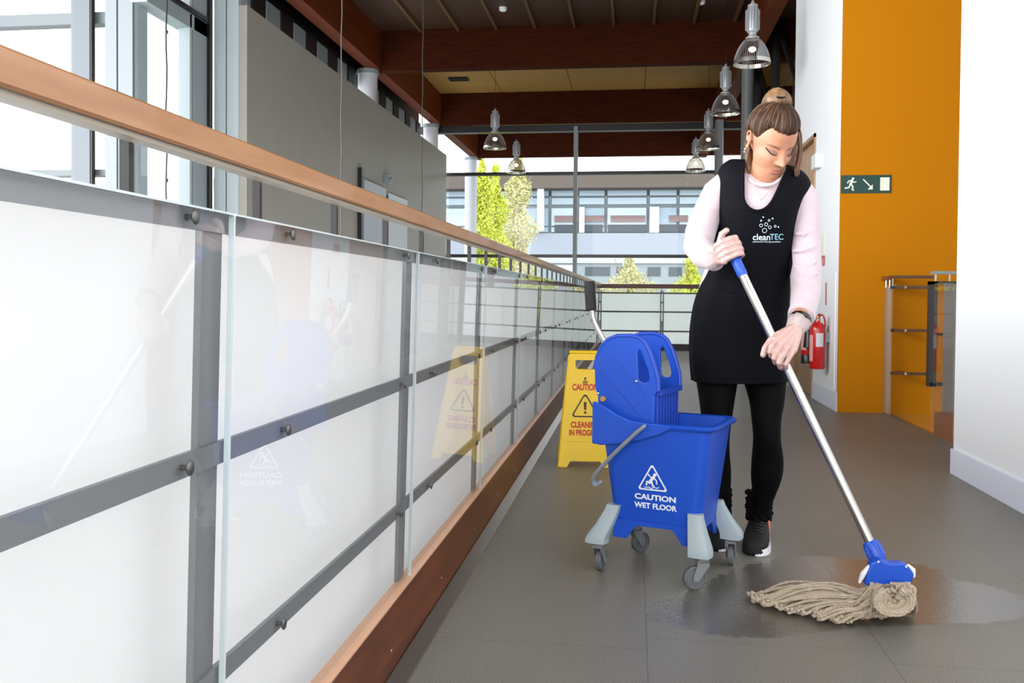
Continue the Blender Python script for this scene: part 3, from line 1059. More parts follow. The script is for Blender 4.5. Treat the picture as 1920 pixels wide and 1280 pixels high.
# ------------------------------------------------------------------ mop bucket with wringer
BLUE = mat('blue_plastic', (0.055, 0.285, 0.72), 0.38, spec=0.5, bump=0.05, bscale=500)
BLUED = mat('blue_plastic_matt', (0.07, 0.25, 0.68), 0.5, bump=0.1, bscale=500)
GREYP = mat('pale_grey_plastic', (0.62, 0.67, 0.69), 0.45)
GREYC = mat('caster_grey', (0.47, 0.48, 0.49), 0.45)
TYRE = mat('caster_tyre', (0.36, 0.37, 0.38), 0.6)
INK = mat('white_print', (0.88, 0.90, 0.94), 0.5)
BKT = thing('mop_bucket', 'blue wheeled mop bucket with wringer and white CAUTION WET FLOOR print', 'mop bucket', (0.112, 3.012, 0), math.radians(-20))


def rrect(hu, hv, z, r=0.03, k=5, cu=0.0, cv=0.0):
    out = []
    for (sx, sy, a0) in ((1, -1, -PI / 2), (1, 1, 0), (-1, 1, PI / 2), (-1, -1, PI)):
        for i in range(k + 1):
            a = a0 + (PI / 2) * i / k
            out.append((cu + sx * (hu - r) + r * math.cos(a), cv + sy * (hv - r) + r * math.sin(a), z))
    return out


# tub: outer shell, rim, inner shell
HB = (0.142, 0.112)
HT = (0.182, 0.142)


def hw(z):
    t = (z - 0.165) / (0.495 - 0.165)
    return HB[0] + (HT[0] - HB[0]) * t, HB[1] + (HT[1] - HB[1]) * t


tub = MB()
R = []
for z in (0.165, 0.25, 0.35, 0.45, 0.485):
    a, b = hw(z)
    R.append(rrect(a, b, z, 0.032))
a, b = hw(0.49)
R += [rrect(a + 0.014, b + 0.012, 0.486, 0.04), rrect(a + 0.018, b + 0.016, 0.492, 0.042), rrect(a + 0.018, b + 0.016, 0.499, 0.042), rrect(a + 0.012, b + 0.010, 0.503, 0.04), rrect(a - 0.004, b - 0.004, 0.500, 0.03)]
for z in (0.45, 0.30, 0.18):
    a, b = hw(z)
    R.append(rrect(a - 0.006, b - 0.006, z, 0.028))
tub.rings(R)
obj('tub', tub, BLUE, BKT, angle=50)
# skirt below the tub with arches between the feet
sk = MB()
for s, h in ((-1, 0.142), (1, 0.142)):
    prof = [(-0.142, 0.18), (-0.142, 0.12), (-0.095, 0.12), (-0.075, 0.150), (-0.06, 0.165), (0.06, 0.165), (0.075, 0.150), (0.095, 0.12), (0.142, 0.12), (0.142, 0.18)]
    sk.prism([(p[0] * 0.97, p[1]) for p in prof], (0, s * 0.112 + (0.006 if s > 0 else 0), 0), (1, 0, 0), (0, 0, 1), 0.006)
    prof2 = [(-0.11, 0.18), (-0.11, 0.12), (-0.08, 0.12), (-0.06, 0.15), (-0.045, 0.165), (0.045, 0.165), (0.06, 0.15), (0.08, 0.12), (0.11, 0.12), (0.11, 0.18)]
    sk.prism(prof2, (s * 0.142 - (0.006 if s > 0 else 0), 0, 0), (0, 1, 0), (0, 0, 1), 0.006)
obj('skirt', sk, BLUE, BKT, smooth=False)
# bulging collar carrying the wringer on the left part of the rim
co = MB()
col_prof = [(-0.198, 0.560), (-0.200, 0.425), (-0.170, 0.420), (-0.10, 0.430), (-0.03, 0.448), (0.03, 0.470), (0.075, 0.496), (0.02, 0.502), (-0.03, 0.502), (-0.075, 0.508), (-0.120, 0.525), (-0.155, 0.545)]
co.prism(col_prof, (0, -0.142, 0), (1, 0, 0), (0, 0, 1), 0.016)
co.prism(col_prof, (0, 0.158, 0), (1, 0, 0), (0, 0, 1), 0.016)
co.prism([(-0.155, 0.422), (0.155, 0.422), (0.155, 0.560), (0.12, 0.545), (-0.12, 0.545), (-0.155, 0.560)], (-0.200, 0, 0), (0, 1, 0), (0, 0, 1), 0.014)
obj('wringer_collar', co, BLUE, BKT, bevel=0.004, smooth=False)

# wringer: two side plates with openings, press box between
plate = [(-0.195, 0.52), (-0.198, 0.575), (-0.208, 0.60), (-0.210, 0.66), (-0.203, 0.70), (-0.188, 0.735), (-0.165, 0.758), (-0.135, 0.770), (-0.085, 0.772), (-0.058, 0.766), (-0.040, 0.752),
         (-0.022, 0.720), (-0.006, 0.675), (0.004, 0.640), (0.006, 0.60), (-0.004, 0.585), (-0.006, 0.47), (-0.195, 0.47)]
slot = [(-0.062, 0.718), (-0.056, 0.730), (-0.050, 0.725), (-0.028, 0.668), (-0.022, 0.640), (-0.027, 0.627), (-0.045, 0.624), (-0.058, 0.632), (-0.060, 0.645)]
for v in (-0.104, 0.122):
    wr = MB()
    wr.prism(plate, (0, v, 0), (1, 0, 0), (0, 0, 1), 0.012, [slot])
    obj('wringer_plate', wr, BLUE, BKT, bevel=0.003, smooth=False)
for v in (-0.110, 0.116):
    rim = MB()
    ed = [(x, v, z) for x, z in plate[3:15]]
    rim.tube(ed, 0.008, 8)
    for a_, b_ in (((-0.195, 0.665), (-0.03, 0.505)), ((-0.125, 0.690), (-0.03, 0.585))):
        rim.tube([(a_[0], v - 0.007 * (1 if v < 0 else -1), a_[1]), (b_[0], v - 0.007 * (1 if v < 0 else -1), b_[1])], 0.0022, 6)
    obj('wringer_plate_rib', rim, BLUED, BKT)
pb = MB()
pb.box((-0.012, -0.100, 0.44), (0.002, 0.118, 0.585))
pb.box((-0.006, -0.100, 0.583), (0.014, 0.124, 0.600))
pb.box((-0.075, -0.100, 0.44), (-0.067, 0.118, 0.60))
pb.hexa([(-0.075, -0.1, 0.60), (-0.067, -0.1, 0.60), (-0.067, 0.118, 0.60), (-0.075, 0.118, 0.60)], [(-0.185, -0.1, 0.735), (-0.177, -0.1, 0.735), (-0.177, 0.118, 0.735), (-0.185, 0.118, 0.735)])
for k in range(7):
    v = -0.08 + 0.029 * k
    pb.box((0.002, v, 0.45), (0.006, v + 0.004, 0.582))
obj('press_box', pb, BLUED, BKT, bevel=0.002, smooth=False)
st = MB()
for u_, z_, r_ in ((-0.065, 0.628, 0.005), (-0.196, 0.582, 0.005)):
    st.ball((u_, -0.118, z_), (r_, 0.003, r_), 10, 6)
obj('rivet', st, CHROME, BKT)
obj('axle_bush', MB().cyl((-0.176, -0.128, 0.566), (-0.176, -0.100, 0.566), 0.009), mat('brass_bush', (0.78, 0.62, 0.35), 0.35, metal=0.6), BKT)
# press lever


def LB(px, py, Y):
    """pixel -> bucket coordinates"""
    w = W(px, py, Y) - Vector(BKT.location)
    a_ = math.radians(20)
    return Vector((w.x * math.cos(a_) - w.y * math.sin(a_), w.x * math.sin(a_) + w.y * math.cos(a_), w.z))


Yh = 3.10
hp_ = [LB(*q, Yh) for q in ((1150, 672), (1132, 638), (1118, 612), (1112, 597), (1110, 582), (1108, 560))]
obj('press_lever', MB().tube(spline([tuple(p) for p in hp_], 5), 0.0095, 12), CHROME, BKT)
obj('lever_grip', MB().tube([LB(1108.5, 582, Yh), LB(1105, 527, Yh)], [0.0185, 0.0185], 16, round_ends=False), mat('black_grip', (0.06, 0.06, 0.065), 0.6, bump=0.6, bscale=250), BKT, bevel=0.004)
# bail
bail = [(-0.020, -0.172, 0.492), (-0.050, -0.174, 0.465), (-0.112, -0.170, 0.405), (-0.162, -0.160, 0.352), (-0.192, -0.150, 0.318), (-0.200, -0.140, 0.298), (-0.192, -0.135, 0.288), (-0.180, -0.135, 0.296)]
obj('bail_handle', MB().tube(spline(bail, 5), 0.0105, 12, round_ends=True, flat=0.65), mat('bail_grey', (0.50, 0.53, 0.56), 0.4), BKT)
# feet and casters
for (su, sv) in ((-1, -1), (1, -1), (-1, 1), (1, 1)):
    f = MB()
    cu, cv = su * 0.142, sv * 0.112

    def q(lo, hi, z, ex):
        # quad hugging the corner, growing outwards
        return [(cu - su * 0.040, cv - sv * 0.008, z), (cu + su * (0.003 + ex), cv - sv * 0.008, z), (cu + su * (0.006 + ex), cv + sv * (0.006 + ex * .7), z), (cu - su * 0.040, cv + sv * (0.008 + ex * 0.5), z)]
    R = []
    for z, ex in ((0.225, 0.006), (0.205, 0.012), (0.165, 0.030), (0.125, 0.052), (0.112, 0.056), (0.100, 0.056)):
        ring = []
        e2 = ex
        for i in range(16):
            t = 2 * PI * i / 16
            sx_, sy_ = math.cos(t), math.sin(t)
            m_ = max(abs(sx_), abs(sy_)) ** 0.65
            # centre moves outwards as the foot goes down
            e3 = e2 * (0.45 if (su, sv) == (1, -1) else 1.0)
            ring.append((cu + su * (e3 - 0.012) + (0.022 + e2 * 0.25) * sx_ / m_, cv + sv * (e2 * 0.35 + 0.0) + (0.016 + e2 * 0.32) * sy_ / m_, z))
        R.append(ring)
    f.rings(R)
    obj('foot', f, GREYP, BKT, angle=60)
    cx, cy = cu + su * ({(1, -1): 0.020, (-1, 1): 0.012}.get((su, sv), 0.040)), cv + sv * 0.022
    rot = {(-1, -1): math.radians(92), (1, -1): math.radians(218), (-1, 1): math.radians(60), (1, 1): math.radians(100)}[(su, sv)]
    M = Matrix.Translation((cx, cy, 0)) @ Matrix.Rotation(rot, 4, 'Z')
    cs = MB()
    cs.lathe([(0.020, 0.088), (0.021, 0.100), (0.014, 0.104)], 20)
    for s in (-1, 1):
        cs.prism([(-0.018, 0.092), (0.020, 0.092), (0.024, 0.070), (0.034, 0.045), (0.034, 0.028), (0.018, 0.026), (-0.006, 0.060), (-0.018, 0.075)], (0, s * 0.015 + 0.0015, 0), (1, 0, 0), (0, 0, 1), 0.003)
    cs.box((-0.018, -0.0165, 0.082), (0.021, 0.0165, 0.092))
    cs.cyl((0.025, -0.019, 0.037), (0.025, 0.019, 0.037), 0.006, n=12)
    cs.xf(M)
    cst = obj('caster', cs, GREYC, BKT, bevel=0.0015, smooth=False)
    wh = MB()
    n = 28
    prof = [(0.012, -0.010), (0.028, -0.008), (0.031, -0.011), (0.036, -0.0085), (0.037, 0.0), (0.036, 0.0085), (0.031, 0.011), (0.028, 0.008), (0.012, 0.010)]
    wh.rings([[(0.025 + r * math.cos(2 * PI * k / n), y_, 0.0372 + r * math.sin(2 * PI * k / n)) for k in range(n)] for r, y_ in prof])
    wh.xf(M)
    obj('wheel', wh, TYRE, cst)


# print on the front face (leaning with the tub)
zf = 0.30
a0, b0 = hw(0.18)
a1, b1 = hw(0.48)
fu = Vector((1, 0, 0))
fv = (Vector((0, -b1, 0.48)) - Vector((0, -b0, 0.18))).normalized()


def onface(mb, u, z, off=0.0012):
    _, b_ = hw(z)
    return mb.xf(frame((u, -b_ - off, z), fu, fv))


pu = 0.008
pr = onface(text_mb('CAUTION', 0.0240, 0.0008, 1.26), pu - 0.004, 0.261)
obj('caution_print', pr, INK, BKT, smooth=False)
pr = onface(text_mb('WET FLOOR', 0.0240, 0.0008, 1.02), pu - 0.004, 0.233)
obj('wet_floor_print', pr, INK, BKT, smooth=False)


def tri(h, r, n=6):
    """rounded triangle outline, height h, centre at origin"""
    out = []
    s = h / 1.5
    for k in range(3):
        a = PI / 2 + k * 2 * PI / 3
        c = (math.cos(a) * (s - 2 * r), math.sin(a) * (s - 2 * r))
        for i in range(n + 1):
            b = a - PI / 3 + (2 * PI / 3) * i / n
            out.append((c[0] + r * math.cos(b), c[1] + r * math.sin(b)))
    return out


tr = MB()
tr.prism([(x * 1.0, y_) for x, y_ in tri(0.088, 0.006)], (0, 0, 0), (1, 0, 0), (0, 1, 0), 0.0008, [tri(0.074, 0.004)])
fig = MB()


def limb(p, w):
    fig.tube([(a, b, 0.0005) for a, b in p], w, 8, flat=0.12, round_ends=True, up=(0, 0, 1))


fig.ball((0.008, 0.022, 0.0005), (0.0056, 0.0056, 0.0006), 12, 6)
limb([(0.004, 0.014), (-0.004, 0.004), (-0.010, -0.004)], 0.0048)
limb([(0.003, 0.012), (-0.006, 0.014), (-0.013, 0.022)], 0.0022)
limb([(0.006, 0.012), (0.013, 0.004), (0.014, -0.006)], 0.0022)
limb([(-0.010, -0.004), (-0.001, -0.004), (0.000, -0.013), (0.004, -0.015)], 0.0030)
limb([(-0.010, -0.004), (-0.018, -0.001), (-0.020, -0.012)], 0.0030)
for x_, y_, w_ in ((-0.020, -0.019, 0.008), (-0.004, -0.020, 0.009), (0.014, -0.018, 0.008)):
    fig.tube([(x_ - w_, y_, 0.0005), (x_, y_ - 0.0025, 0.0005), (x_ + w_, y_ + 0.001, 0.0005)], 0.0014, 6, flat=0.3)
tr.add(fig.v, fig.f)
obj('warning_triangle_print', onface(tr, pu - 0.012, 0.314), INK, BKT, smooth=False)

# ------------------------------------------------------------------ yellow floor sign
SY = mat('yellow_plastic', (0.97, 0.80, 0.02), 0.42, bump=0.05, bscale=200)
RED = mat('red_print', (0.80, 0.13, 0.06), 0.5)
BLK = mat('black_print', (0.05, 0.05, 0.05), 0.5)
sg0 = G(1048, 866)
sgn = thing('wet_floor_sign', 'yellow folding caution sign with red CLEANING IN PROGRESS print', 'safety sign', (sg0.x + 0.135, sg0.y + 0.02, 0), math.radians(5))
SH = 0.605
half_b, half_t = 0.145, 0.092


def sign_panel(name, side):
    lean = 0.16 * side
    out = [(-half_b, 0), (-half_t, SH - 0.012), (-half_t + 0.012, SH), (half_t - 0.012, SH), (half_t, SH - 0.012), (half_b, 0), (half_b - 0.05, 0), (half_b - 0.066, 0.032), (-half_b + 0.066, 0.032), (-half_b + 0.05, 0)]
    hole = [(-0.052, SH - 0.035), (0.052, SH - 0.035), (0.052, SH - 0.072), (0.040, SH - 0.086), (-0.040, SH - 0.086), (-0.052, SH - 0.072)]
    v = Vector((0, 0.15 * side * -1 / SH * 1.0, 1)).normalized()
    o = Vector((0, 0.155 * side, 0))
    mb = MB()
    mb.prism(out, o, (1, 0, 0), v, 0.006, [hole])
    M_ = frame(o, (1, 0, 0), v)
    # raised border
    brd = MB()
    for s in (-1, 1):
        brd.tube([(s * (half_b - 0.006), 0.004, 0.004), (s * (half_t - 0.004), SH - 0.02, 0.004)], 0.005, 8)
    brd.tube([(-0.11, 0.135, 0.006), (0.11, 0.135, 0.006)], 0.0012, 6)
    brd.xf(M_)
    mb.add(brd.v, brd.f)
    return obj(name, mb, SY, sgn, bevel=0.0015, smooth=False), o, v


fp, so, sv = sign_panel('front_panel', -1)
sign_panel('back_panel', 1)
obj('hinge', MB().cyl((-0.085, 0.004, SH - 0.010), (0.085, 0.004, SH - 0.010), 0.010), SY, sgn)
sn = Vector((1, 0, 0)).cross(sv)


def onsign(mb, x, y_):
    return mb.xf(frame(so + Vector((1, 0, 0)) * x + sv * y_ + sn * 0.0072, (1, 0, 0), sv))


obj('caution_print', onsign(text_mb('CAUTION', 0.046, 0.0016, 0.66), 0.0, 0.422), RED, sgn, smooth=False)
obj('cleaning_print', onsign(text_mb('CLEANING', 0.042, 0.0016, 0.74), 0.0, 0.222), RED, sgn, smooth=False)
obj('in_progress_print', onsign(text_mb('IN PROGRESS', 0.042, 0.0016, 0.68), 0.0, 0.180), RED, sgn, smooth=False)
tm = MB()
tm.prism(tri(0.132, 0.012), (0, 0, 0), (1, 0, 0), (0, 1, 0), 0.001, [tri(0.112, 0.008)])
tm.prism([(-0.005, -0.006), (0.005, -0.006), (0.0075, 0.036), (-0.0075, 0.036)], (0, 0, 0), (1, 0, 0), (0, 1, 0), 0.001)
tm.ball((0, -0.020, 0.0005), (0.0065, 0.0065, 0.0008), 12, 6)
obj('warning_triangle_print', onsign(tm, 0.0, 0.308), BLK, sgn, smooth=False)
lm = MB()
lm.ball((0, 0.010, 0.0005), (0.006, 0.006, 0.0008), 12, 6)
for yy_ in (-0.002, -0.008, -0.014):
    lm.box((-0.014 if yy_ < -0.005 else -0.009, yy_ - 0.0016, 0), (0.014 if yy_ < -0.005 else 0.009, yy_ + 0.0016, 0.001))
obj('small_maker_mark', onsign(lm, 0.0, 0.460), BLK, sgn, smooth=False)

# ------------------------------------------------------------------ mop
MT = W(1361, 449, 2.935)                 # top of the handle
MBT = W(1634, 1022, 2.655)              # lower end of the steel tube
ax = (MBT - MT).normalized()
mop = thing('mop', 'string mop with steel handle held by the woman, cotton head on the wet floor', 'mop', (MBT.x, MBT.y, 0))
ml = Vector(mop.location)


def mp(p):
    return Vector(p) - ml


PL = (MBT - MT).length
obj('handle_tube', MB().tube([mp(MT + ax * 0.12), mp(MBT + ax * 0.02)], 0.0135, 24), mat('polished_steel_tube', (0.74, 0.73, 0.71), 0.20, metal=1.0), mop)
obj('handle_grip', MB().tube([mp(MT), mp(MT + ax * 0.01), mp(MT + ax * 0.124), mp(MT + ax * 0.131)], [0.012, 0.0165, 0.0160, 0.0145], 20), BLUE, mop)
sk_ = MB().tube([mp(MBT - ax * 0.012), mp(MBT - ax * 0.006), mp(MBT + ax * 0.028), mp(MBT + ax * 0.055), mp(MBT + ax * 0.062)], [0.019, 0.0225, 0.0235, 0.0215, 0.018], 20)
for k in range(10):
    a = 2 * PI * k / 10
    t1 = ax.cross(Vector((0, 1, 0))).normalized()
    t2 = ax.cross(t1)
    d = t1 * math.cos(a) + t2 * math.sin(a)
    sk_.tube([mp(MBT + ax * 0.0 + d * 0.0225), mp(MBT + ax * 0.030 + d * 0.0235)], 0.0024, 6)
obj('socket_collar', sk_, BLUE, mop)
# clamp plate
Ym = 2.60
cl = [(1630, 1052), (1648, 1046), (1660, 1051), (1668, 1053), (1690, 1052), (1702, 1060), (1712, 1074), (1706, 1094), (1672, 1100), (1640, 1100), (1619, 1094), (1622, 1080)]
mb = MB()
base = [W(x, y_, Ym - 0.0) for x, y_ in cl]
fr = [mp(p + Vector((0, -0.014, 0.0))) for p in base]
bk = [mp(p + Vector((0, 0.020, 0.0))) for p in base]
n = len(fr)
mb.add(fr + bk, [tuple(range(n))] + [tuple(range(2 * n - 1, n - 1, -1))] + [(i, i + n, (i + 1) % n + n, (i + 1) % n) for i in range(n)])
obj('clamp', mb, BLUE, mop, bevel=0.006, bseg=3, smooth=True)
obj('clamp_neck', MB().tube([mp(MBT + ax * 0.055), mp(W(1648, 1058, Ym)), mp(W(1656, 1096, Ym))], [0.018, 0.019, 0.014], 16), BLUE, mop)
WH = mat('white_webbing', (0.88, 0.88, 0.88), 0.7)
wb = MB()
wb.tube([mp(W(1612, 1090, Ym - .005)), mp(W(1618, 1076, Ym - .005)), mp(W(1628, 1062, Ym - .005))], [0.006, 0.011, 0.006], 10, round_ends=True, flat=0.7)
wb.tube([mp(W(1704, 1062, Ym)), mp(W(1711, 1068, Ym)), mp(W(1712, 1078, Ym))], [0.008, 0.010, 0.008], 10, round_ends=True, flat=0.8)
obj('webbing', wb, WH, mop)
rv = MB()
for px_, py_ in ((1647, 1053), (1699, 1062)):
    rv.ball(mp(W(px_, py_, Ym - 0.0195)), (0.003, 0.003, 0.003), 8, 6)
obj('clamp_rivet', rv, INK, mop)

# cotton strands
YARN = mat('damp_cotton_yarn', (0.68, 0.62, 0.54), 0.85, col2=(0.76, 0.70, 0.61), nscale=60, bump=0.5, bscale=700)
rnd = random.Random(11)
ys_ = MB()


def yarn(P, r=0.0042, n=6):
    """a two ply twisted strand along the path"""
    path = [Vector(p[:3]) for p in spline([tuple(p) for p in P], 7)]
    N = len(path)
    ph = rnd.uniform(0, 6.28)
    L = 0
    for s in (0, PI):
        pts = []
        L = 0
        for i, p in enumerate(path):
            t = (path[min(i + 1, N - 1)] - path[max(i - 1, 0)]).normalized()
            a = t.cross(Vector((0, 0, 1)))
            if a.length < 1e-3:
                a = Vector((1, 0, 0))
            a.normalize()
            b = t.cross(a)
            if i:
                L += (path[i] - path[i - 1]).length
            an = ph + s + L * 260
            q_ = p + (a * math.cos(an) + b * math.sin(an)) * r * 0.42
            q_.z = max(q_.z, r * 0.8)
            pts.append(q_)
        ys_.tube([mp(p) for p in pts], [r * 0.78] * len(pts), 5)


def gz(px, py, z):
    return G(px, py, z)


# outline of the fan on the floor: start under the clamp, end along the left and lower edge
NS = 150
for k in range(NS):
    t = rnd.random()
    layer = rnd.random()
    # end points: from the left tip along the lower edge to the right
    if t < 0.72:
        u = t / 0.72
        ex = 1412 + 175 * u + rnd.uniform(-8, 8)
        ey = 1118 + 46 * u ** 0.75 + rnd.uniform(-11, 5)
    else:
        u = (t - 0.72) / 0.28
        ex = 1570 + 60 * u + rnd.uniform(-8, 8)
        ey = 1160 - 6 * u + rnd.uniform(-14, 2)
    E = gz(ex, ey, 0.007 + rnd.random() * 0.012)
    sx = 1634 + 70 * rnd.random()
    S = W(sx, 1098 - 6 * abs(sx - 1670) / 35, Ym + rnd.uniform(-0.02, 0.02))
    # bridge: comes down from the clamp and runs left
    f1 = 0.25
    mid_h = 0.062 * (1 - t) * (0.5 + layer * 0.6) + 0.024
    top = 1 - t
    P1 = S.lerp(E, 0.16) + Vector((rnd.uniform(-.01, .01), rnd.uniform(-.02, .02), 0))
    P1.z = 0.050 + 0.032 * layer
    P2 = S.lerp(E, 0.42) + Vector((0, 0.03 * (0.5 - t) + rnd.uniform(-.012, .012), 0))
    P2.z = mid_h * 0.95
    P3 = S.lerp(E, 0.72) + Vector((0, 0.02 * (0.5 - t) + rnd.uniform(-.012, .012), 0))
    P3.z = mid_h * 0.65 + 0.006
    E2 = E + Vector((rnd.uniform(-.014, .004), rnd.uniform(-.012, .012), rnd.uniform(-0.002, .008)))
    yarn([S, P1, P2, P3, E, E2], rnd.uniform(0.0036, 0.0046))
    # knotted frayed end
    for q_ in range(2):
        c = E2 + Vector((rnd.uniform(-.008, .008), rnd.uniform(-.008, .008), rnd.uniform(0, .006)))
        ys_.ball(mp(Vector((c.x, c.y, max(c.z, 0.006)))), (0.006, 0.006, 0.005), 6, 4)
# loops hanging over the right end
for k in range(30):
    u = rnd.random()
    x0 = 1655 + 50 * u
    S = W(x0, 1096 + 2 * rnd.random(), Ym + rnd.uniform(-0.03, 0.0))
    rx = 1700 + rnd.uniform(-26, 18)
    A = W(rx, 1102 + rnd.uniform(-6, 6), Ym - 0.05 - rnd.random() * 0.03)
    B = gz(1705 + rnd.uniform(-34, 8), 1148 + rnd.uniform(-14, 6), 0.008 + 0.02 * rnd.random())
    C = gz(1650 + rnd.uniform(-16, 22), 1150 + rnd.uniform(-14, 4), 0.008 + 0.02 * rnd.random())
    D = W(1652 + rnd.uniform(-12, 14), 1122 + rnd.uniform(-8, 6), Ym - 0.06)
    D.z = max(D.z, 0.03)
    E = W(1675 + rnd.uniform(-12, 16), 1108 + rnd.uniform(-5, 5), Ym - 0.05)
    if k % 2:
        yarn([S, A, B, C], rnd.uniform(0.0036, 0.0044))
    else:
        yarn([S, A, W(1712, 1128, Ym - 0.04) + Vector((rnd.uniform(-.02, .01), 0, 0)), B, C, D, E], rnd.uniform(0.0036, 0.0044))
# rolled coil of loops at the right end
CX, CY = 1676, 1126
for k in range(46):
    f_ = 0.12 + 0.88 * (k / 45) + rnd.uniform(-0.04, 0.04)
    dy_ = rnd.uniform(-0.012, 0.012) - 0.02 * f_
    P = [W(1694 + rnd.uniform(-10, 12), 1093 + rnd.uniform(-2, 3), Ym - 0.01)]
    for an in (62, 20, -25, -70, -115, -160, -200, -235):
        a__ = math.radians(an + rnd.uniform(-6, 6))
        q_ = W(CX + 38 * f_ * math.cos(a__), CY - 27 * f_ * math.sin(a__), Ym - 0.065 + dy_)
        q_.z = max(q_.z, 0.008)
        P.append(q_)
    yarn(P[:9 if k % 2 else 7], rnd.uniform(0.0036, 0.0044))
so_ = obj('mop_strands', ys_, YARN, mop)
so_['kind'] = 'stuff'

# ------------------------------------------------------------------ water on the floor
def water_material():
    m = bpy.data.materials.new('water_film')
    m.use_nodes = True
    nt = m.node_tree
    nt.nodes.clear()
    L = nt.links.new
    out = nt.nodes.new('ShaderNodeOutputMaterial')
    mix = nt.nodes.new('ShaderNodeMixShader')
    tr = nt.nodes.new('ShaderNodeBsdfTransparent')
    tr.inputs['Color'].default_value = (0.79, 0.78, 0.77, 1)
    gl = nt.nodes.new('ShaderNodeBsdfGlossy')
    gl.inputs['Roughness'].default_value = 0.16
    gl.inputs['Color'].default_value = (1, 1, 1, 1)
    fr_ = nt.nodes.new('ShaderNodeFresnel')
    fr_.inputs['IOR'].default_value = 1.75
    tc = nt.nodes.new('ShaderNodeTexCoord')
    mpn = nt.nodes.new('ShaderNodeMapping')
    mpn.inputs['Scale'].default_value = (45, 110, 45)
    n_ = nt.nodes.new('ShaderNodeTexNoise')
    n_.inputs['Scale'].default_value = 1.0
    n_.inputs['Detail'].default_value = 4
    n_.inputs['Distortion'].default_value = 1.2
    b = nt.nodes.new('ShaderNodeBump')
    b.inputs['Strength'].default_value = 0.32
    b.inputs['Distance'].default_value = 0.003
    L(tc.outputs['Object'], mpn.inputs['Vector'])
    L(mpn.outputs['Vector'], n_.inputs['Vector'])
    L(n_.outputs['Fac'], b.inputs['Height'])
    L(b.outputs['Normal'], gl.inputs['Normal'])
    L(b.outputs['Normal'], fr_.inputs['Normal'])
    ge = nt.nodes.new('ShaderNodeNewGeometry')
    sb_ = nt.nodes.new('ShaderNodeMath')
    sb_.operation = 'SUBTRACT'
    sb_.inputs[0].default_value = 1.0
    L(ge.outputs['Backfacing'], sb_.inputs[1])
    ml_ = nt.nodes.new('ShaderNodeMath')
    ml_.operation = 'MULTIPLY'
    L(fr_.outputs[0], ml_.inputs[0])
    L(sb_.outputs[0], ml_.inputs[1])
    L(ml_.outputs[0], mix.inputs[0])
    L(tr.outputs[0], mix.inputs[1])
    L(gl.outputs[0], mix.inputs[2])
    at_ = nt.nodes.new('ShaderNodeAttribute')
    at_.attribute_name = 'wet_depth'
    n3 = nt.nodes.new('ShaderNodeTexNoise')
    n3.inputs['Scale'].default_value = 38
    n3.inputs['Detail'].default_value = 4
    L(tc.outputs['Object'], n3.inputs['Vector'])
    ad = nt.nodes.new('ShaderNodeMath')
    ad.operation = 'ADD'
    L(at_.outputs['Fac'], ad.inputs[0])
    L(n3.outputs['Fac'], ad.inputs[1])
    mr = nt.nodes.new('ShaderNodeMapRange')
    mr.interpolation_type = 'SMOOTHSTEP'
    mr.inputs['From Min'].default_value = 0.55
    mr.inputs['From Max'].default_value = 0.95
    L(ad.outputs[0], mr.inputs['Value'])
    clr = nt.nodes.new('ShaderNodeBsdfTransparent')
    m2 = nt.nodes.new('ShaderNodeMixShader')
    L(mr.outputs['Result'], m2.inputs[0])
    L(clr.outputs[0], m2.inputs[1])
    L(mix.outputs[0], m2.inputs[2])
    L(m2.outputs[0], out.inputs[0])
    return m


pud = [(1195, 1150), (1230, 1120), (1300, 1100), (1345, 1075), (1420, 1050), (1500, 1040), (1580, 1043), (1660, 1050), (1740, 1058), (1800, 1085), (1870, 1098), (1925, 1118), (1960, 1140), (1930, 1160), (1860, 1170), (1780, 1172), (1700, 1176), (1640, 1176), (1560, 1185), (1470, 1196), (1380, 1198), (1300, 1190), (1230, 1172)]
pp = [G(x, y_) for x, y_ in pud]
# smooth closed outline with a ragged edge
ring = []
n = len(pp)
for i in range(n):
    p0, p1, p2, p3 = pp[i - 1], pp[i], pp[(i + 1) % n], pp[(i + 2) % n]
    for j in range(6):
        t = j / 6
        q_ = 0.5 * (2 * p1 + (p2 - p0) * t + (2 * p0 - 5 * p1 + 4 * p2 - p3) * t * t + (-p0 + 3 * p1 - 3 * p2 + p3) * t ** 3)
        ring.append(q_ + Vector((rnd.uniform(-.004, .004), rnd.uniform(-.005, .005), 0)))
cen = sum(ring, Vector()) / len(ring)
wp = MB()
NRg = len(ring)
lv = ((1.0, 0.0), (0.94, 0.35), (0.84, 0.75), (0.6, 1.0), (0.25, 1.0))
vs_ = [((p.x - cen.x) * k_, (p.y - cen.y) * k_, 0.0008) for k_, _ in lv for p in ring] + [(0, 0, 0.0008)]
fs_ = [(a * NRg + i_, a * NRg + (i_ + 1) % NRg, (a + 1) * NRg + (i_ + 1) % NRg, (a + 1) * NRg + i_) for a in range(4) for i_ in range(NRg)]
fs_ += [(4 * NRg + i_, 4 * NRg + (i_ + 1) % NRg, 5 * NRg) for i_ in range(NRg)]
wp.add(vs_, fs_)
po = obj('water_puddle', wp, water_material(), smooth=False)
if po.data.polygons[0].normal.z < 0:
    po.data.flip_normals()
at_w = po.data.attributes.new('wet_depth', 'FLOAT', 'POINT')
for i_ in range(len(vs_)):
    at_w.data[i_].value = lv[i_ // NRg][1] if i_ < 5 * NRg else 1.0
po.location = (cen.x, cen.y, 0.0004)
tag(po, 'shiny film of mop water spread over the grey floor around the mop head', 'water')

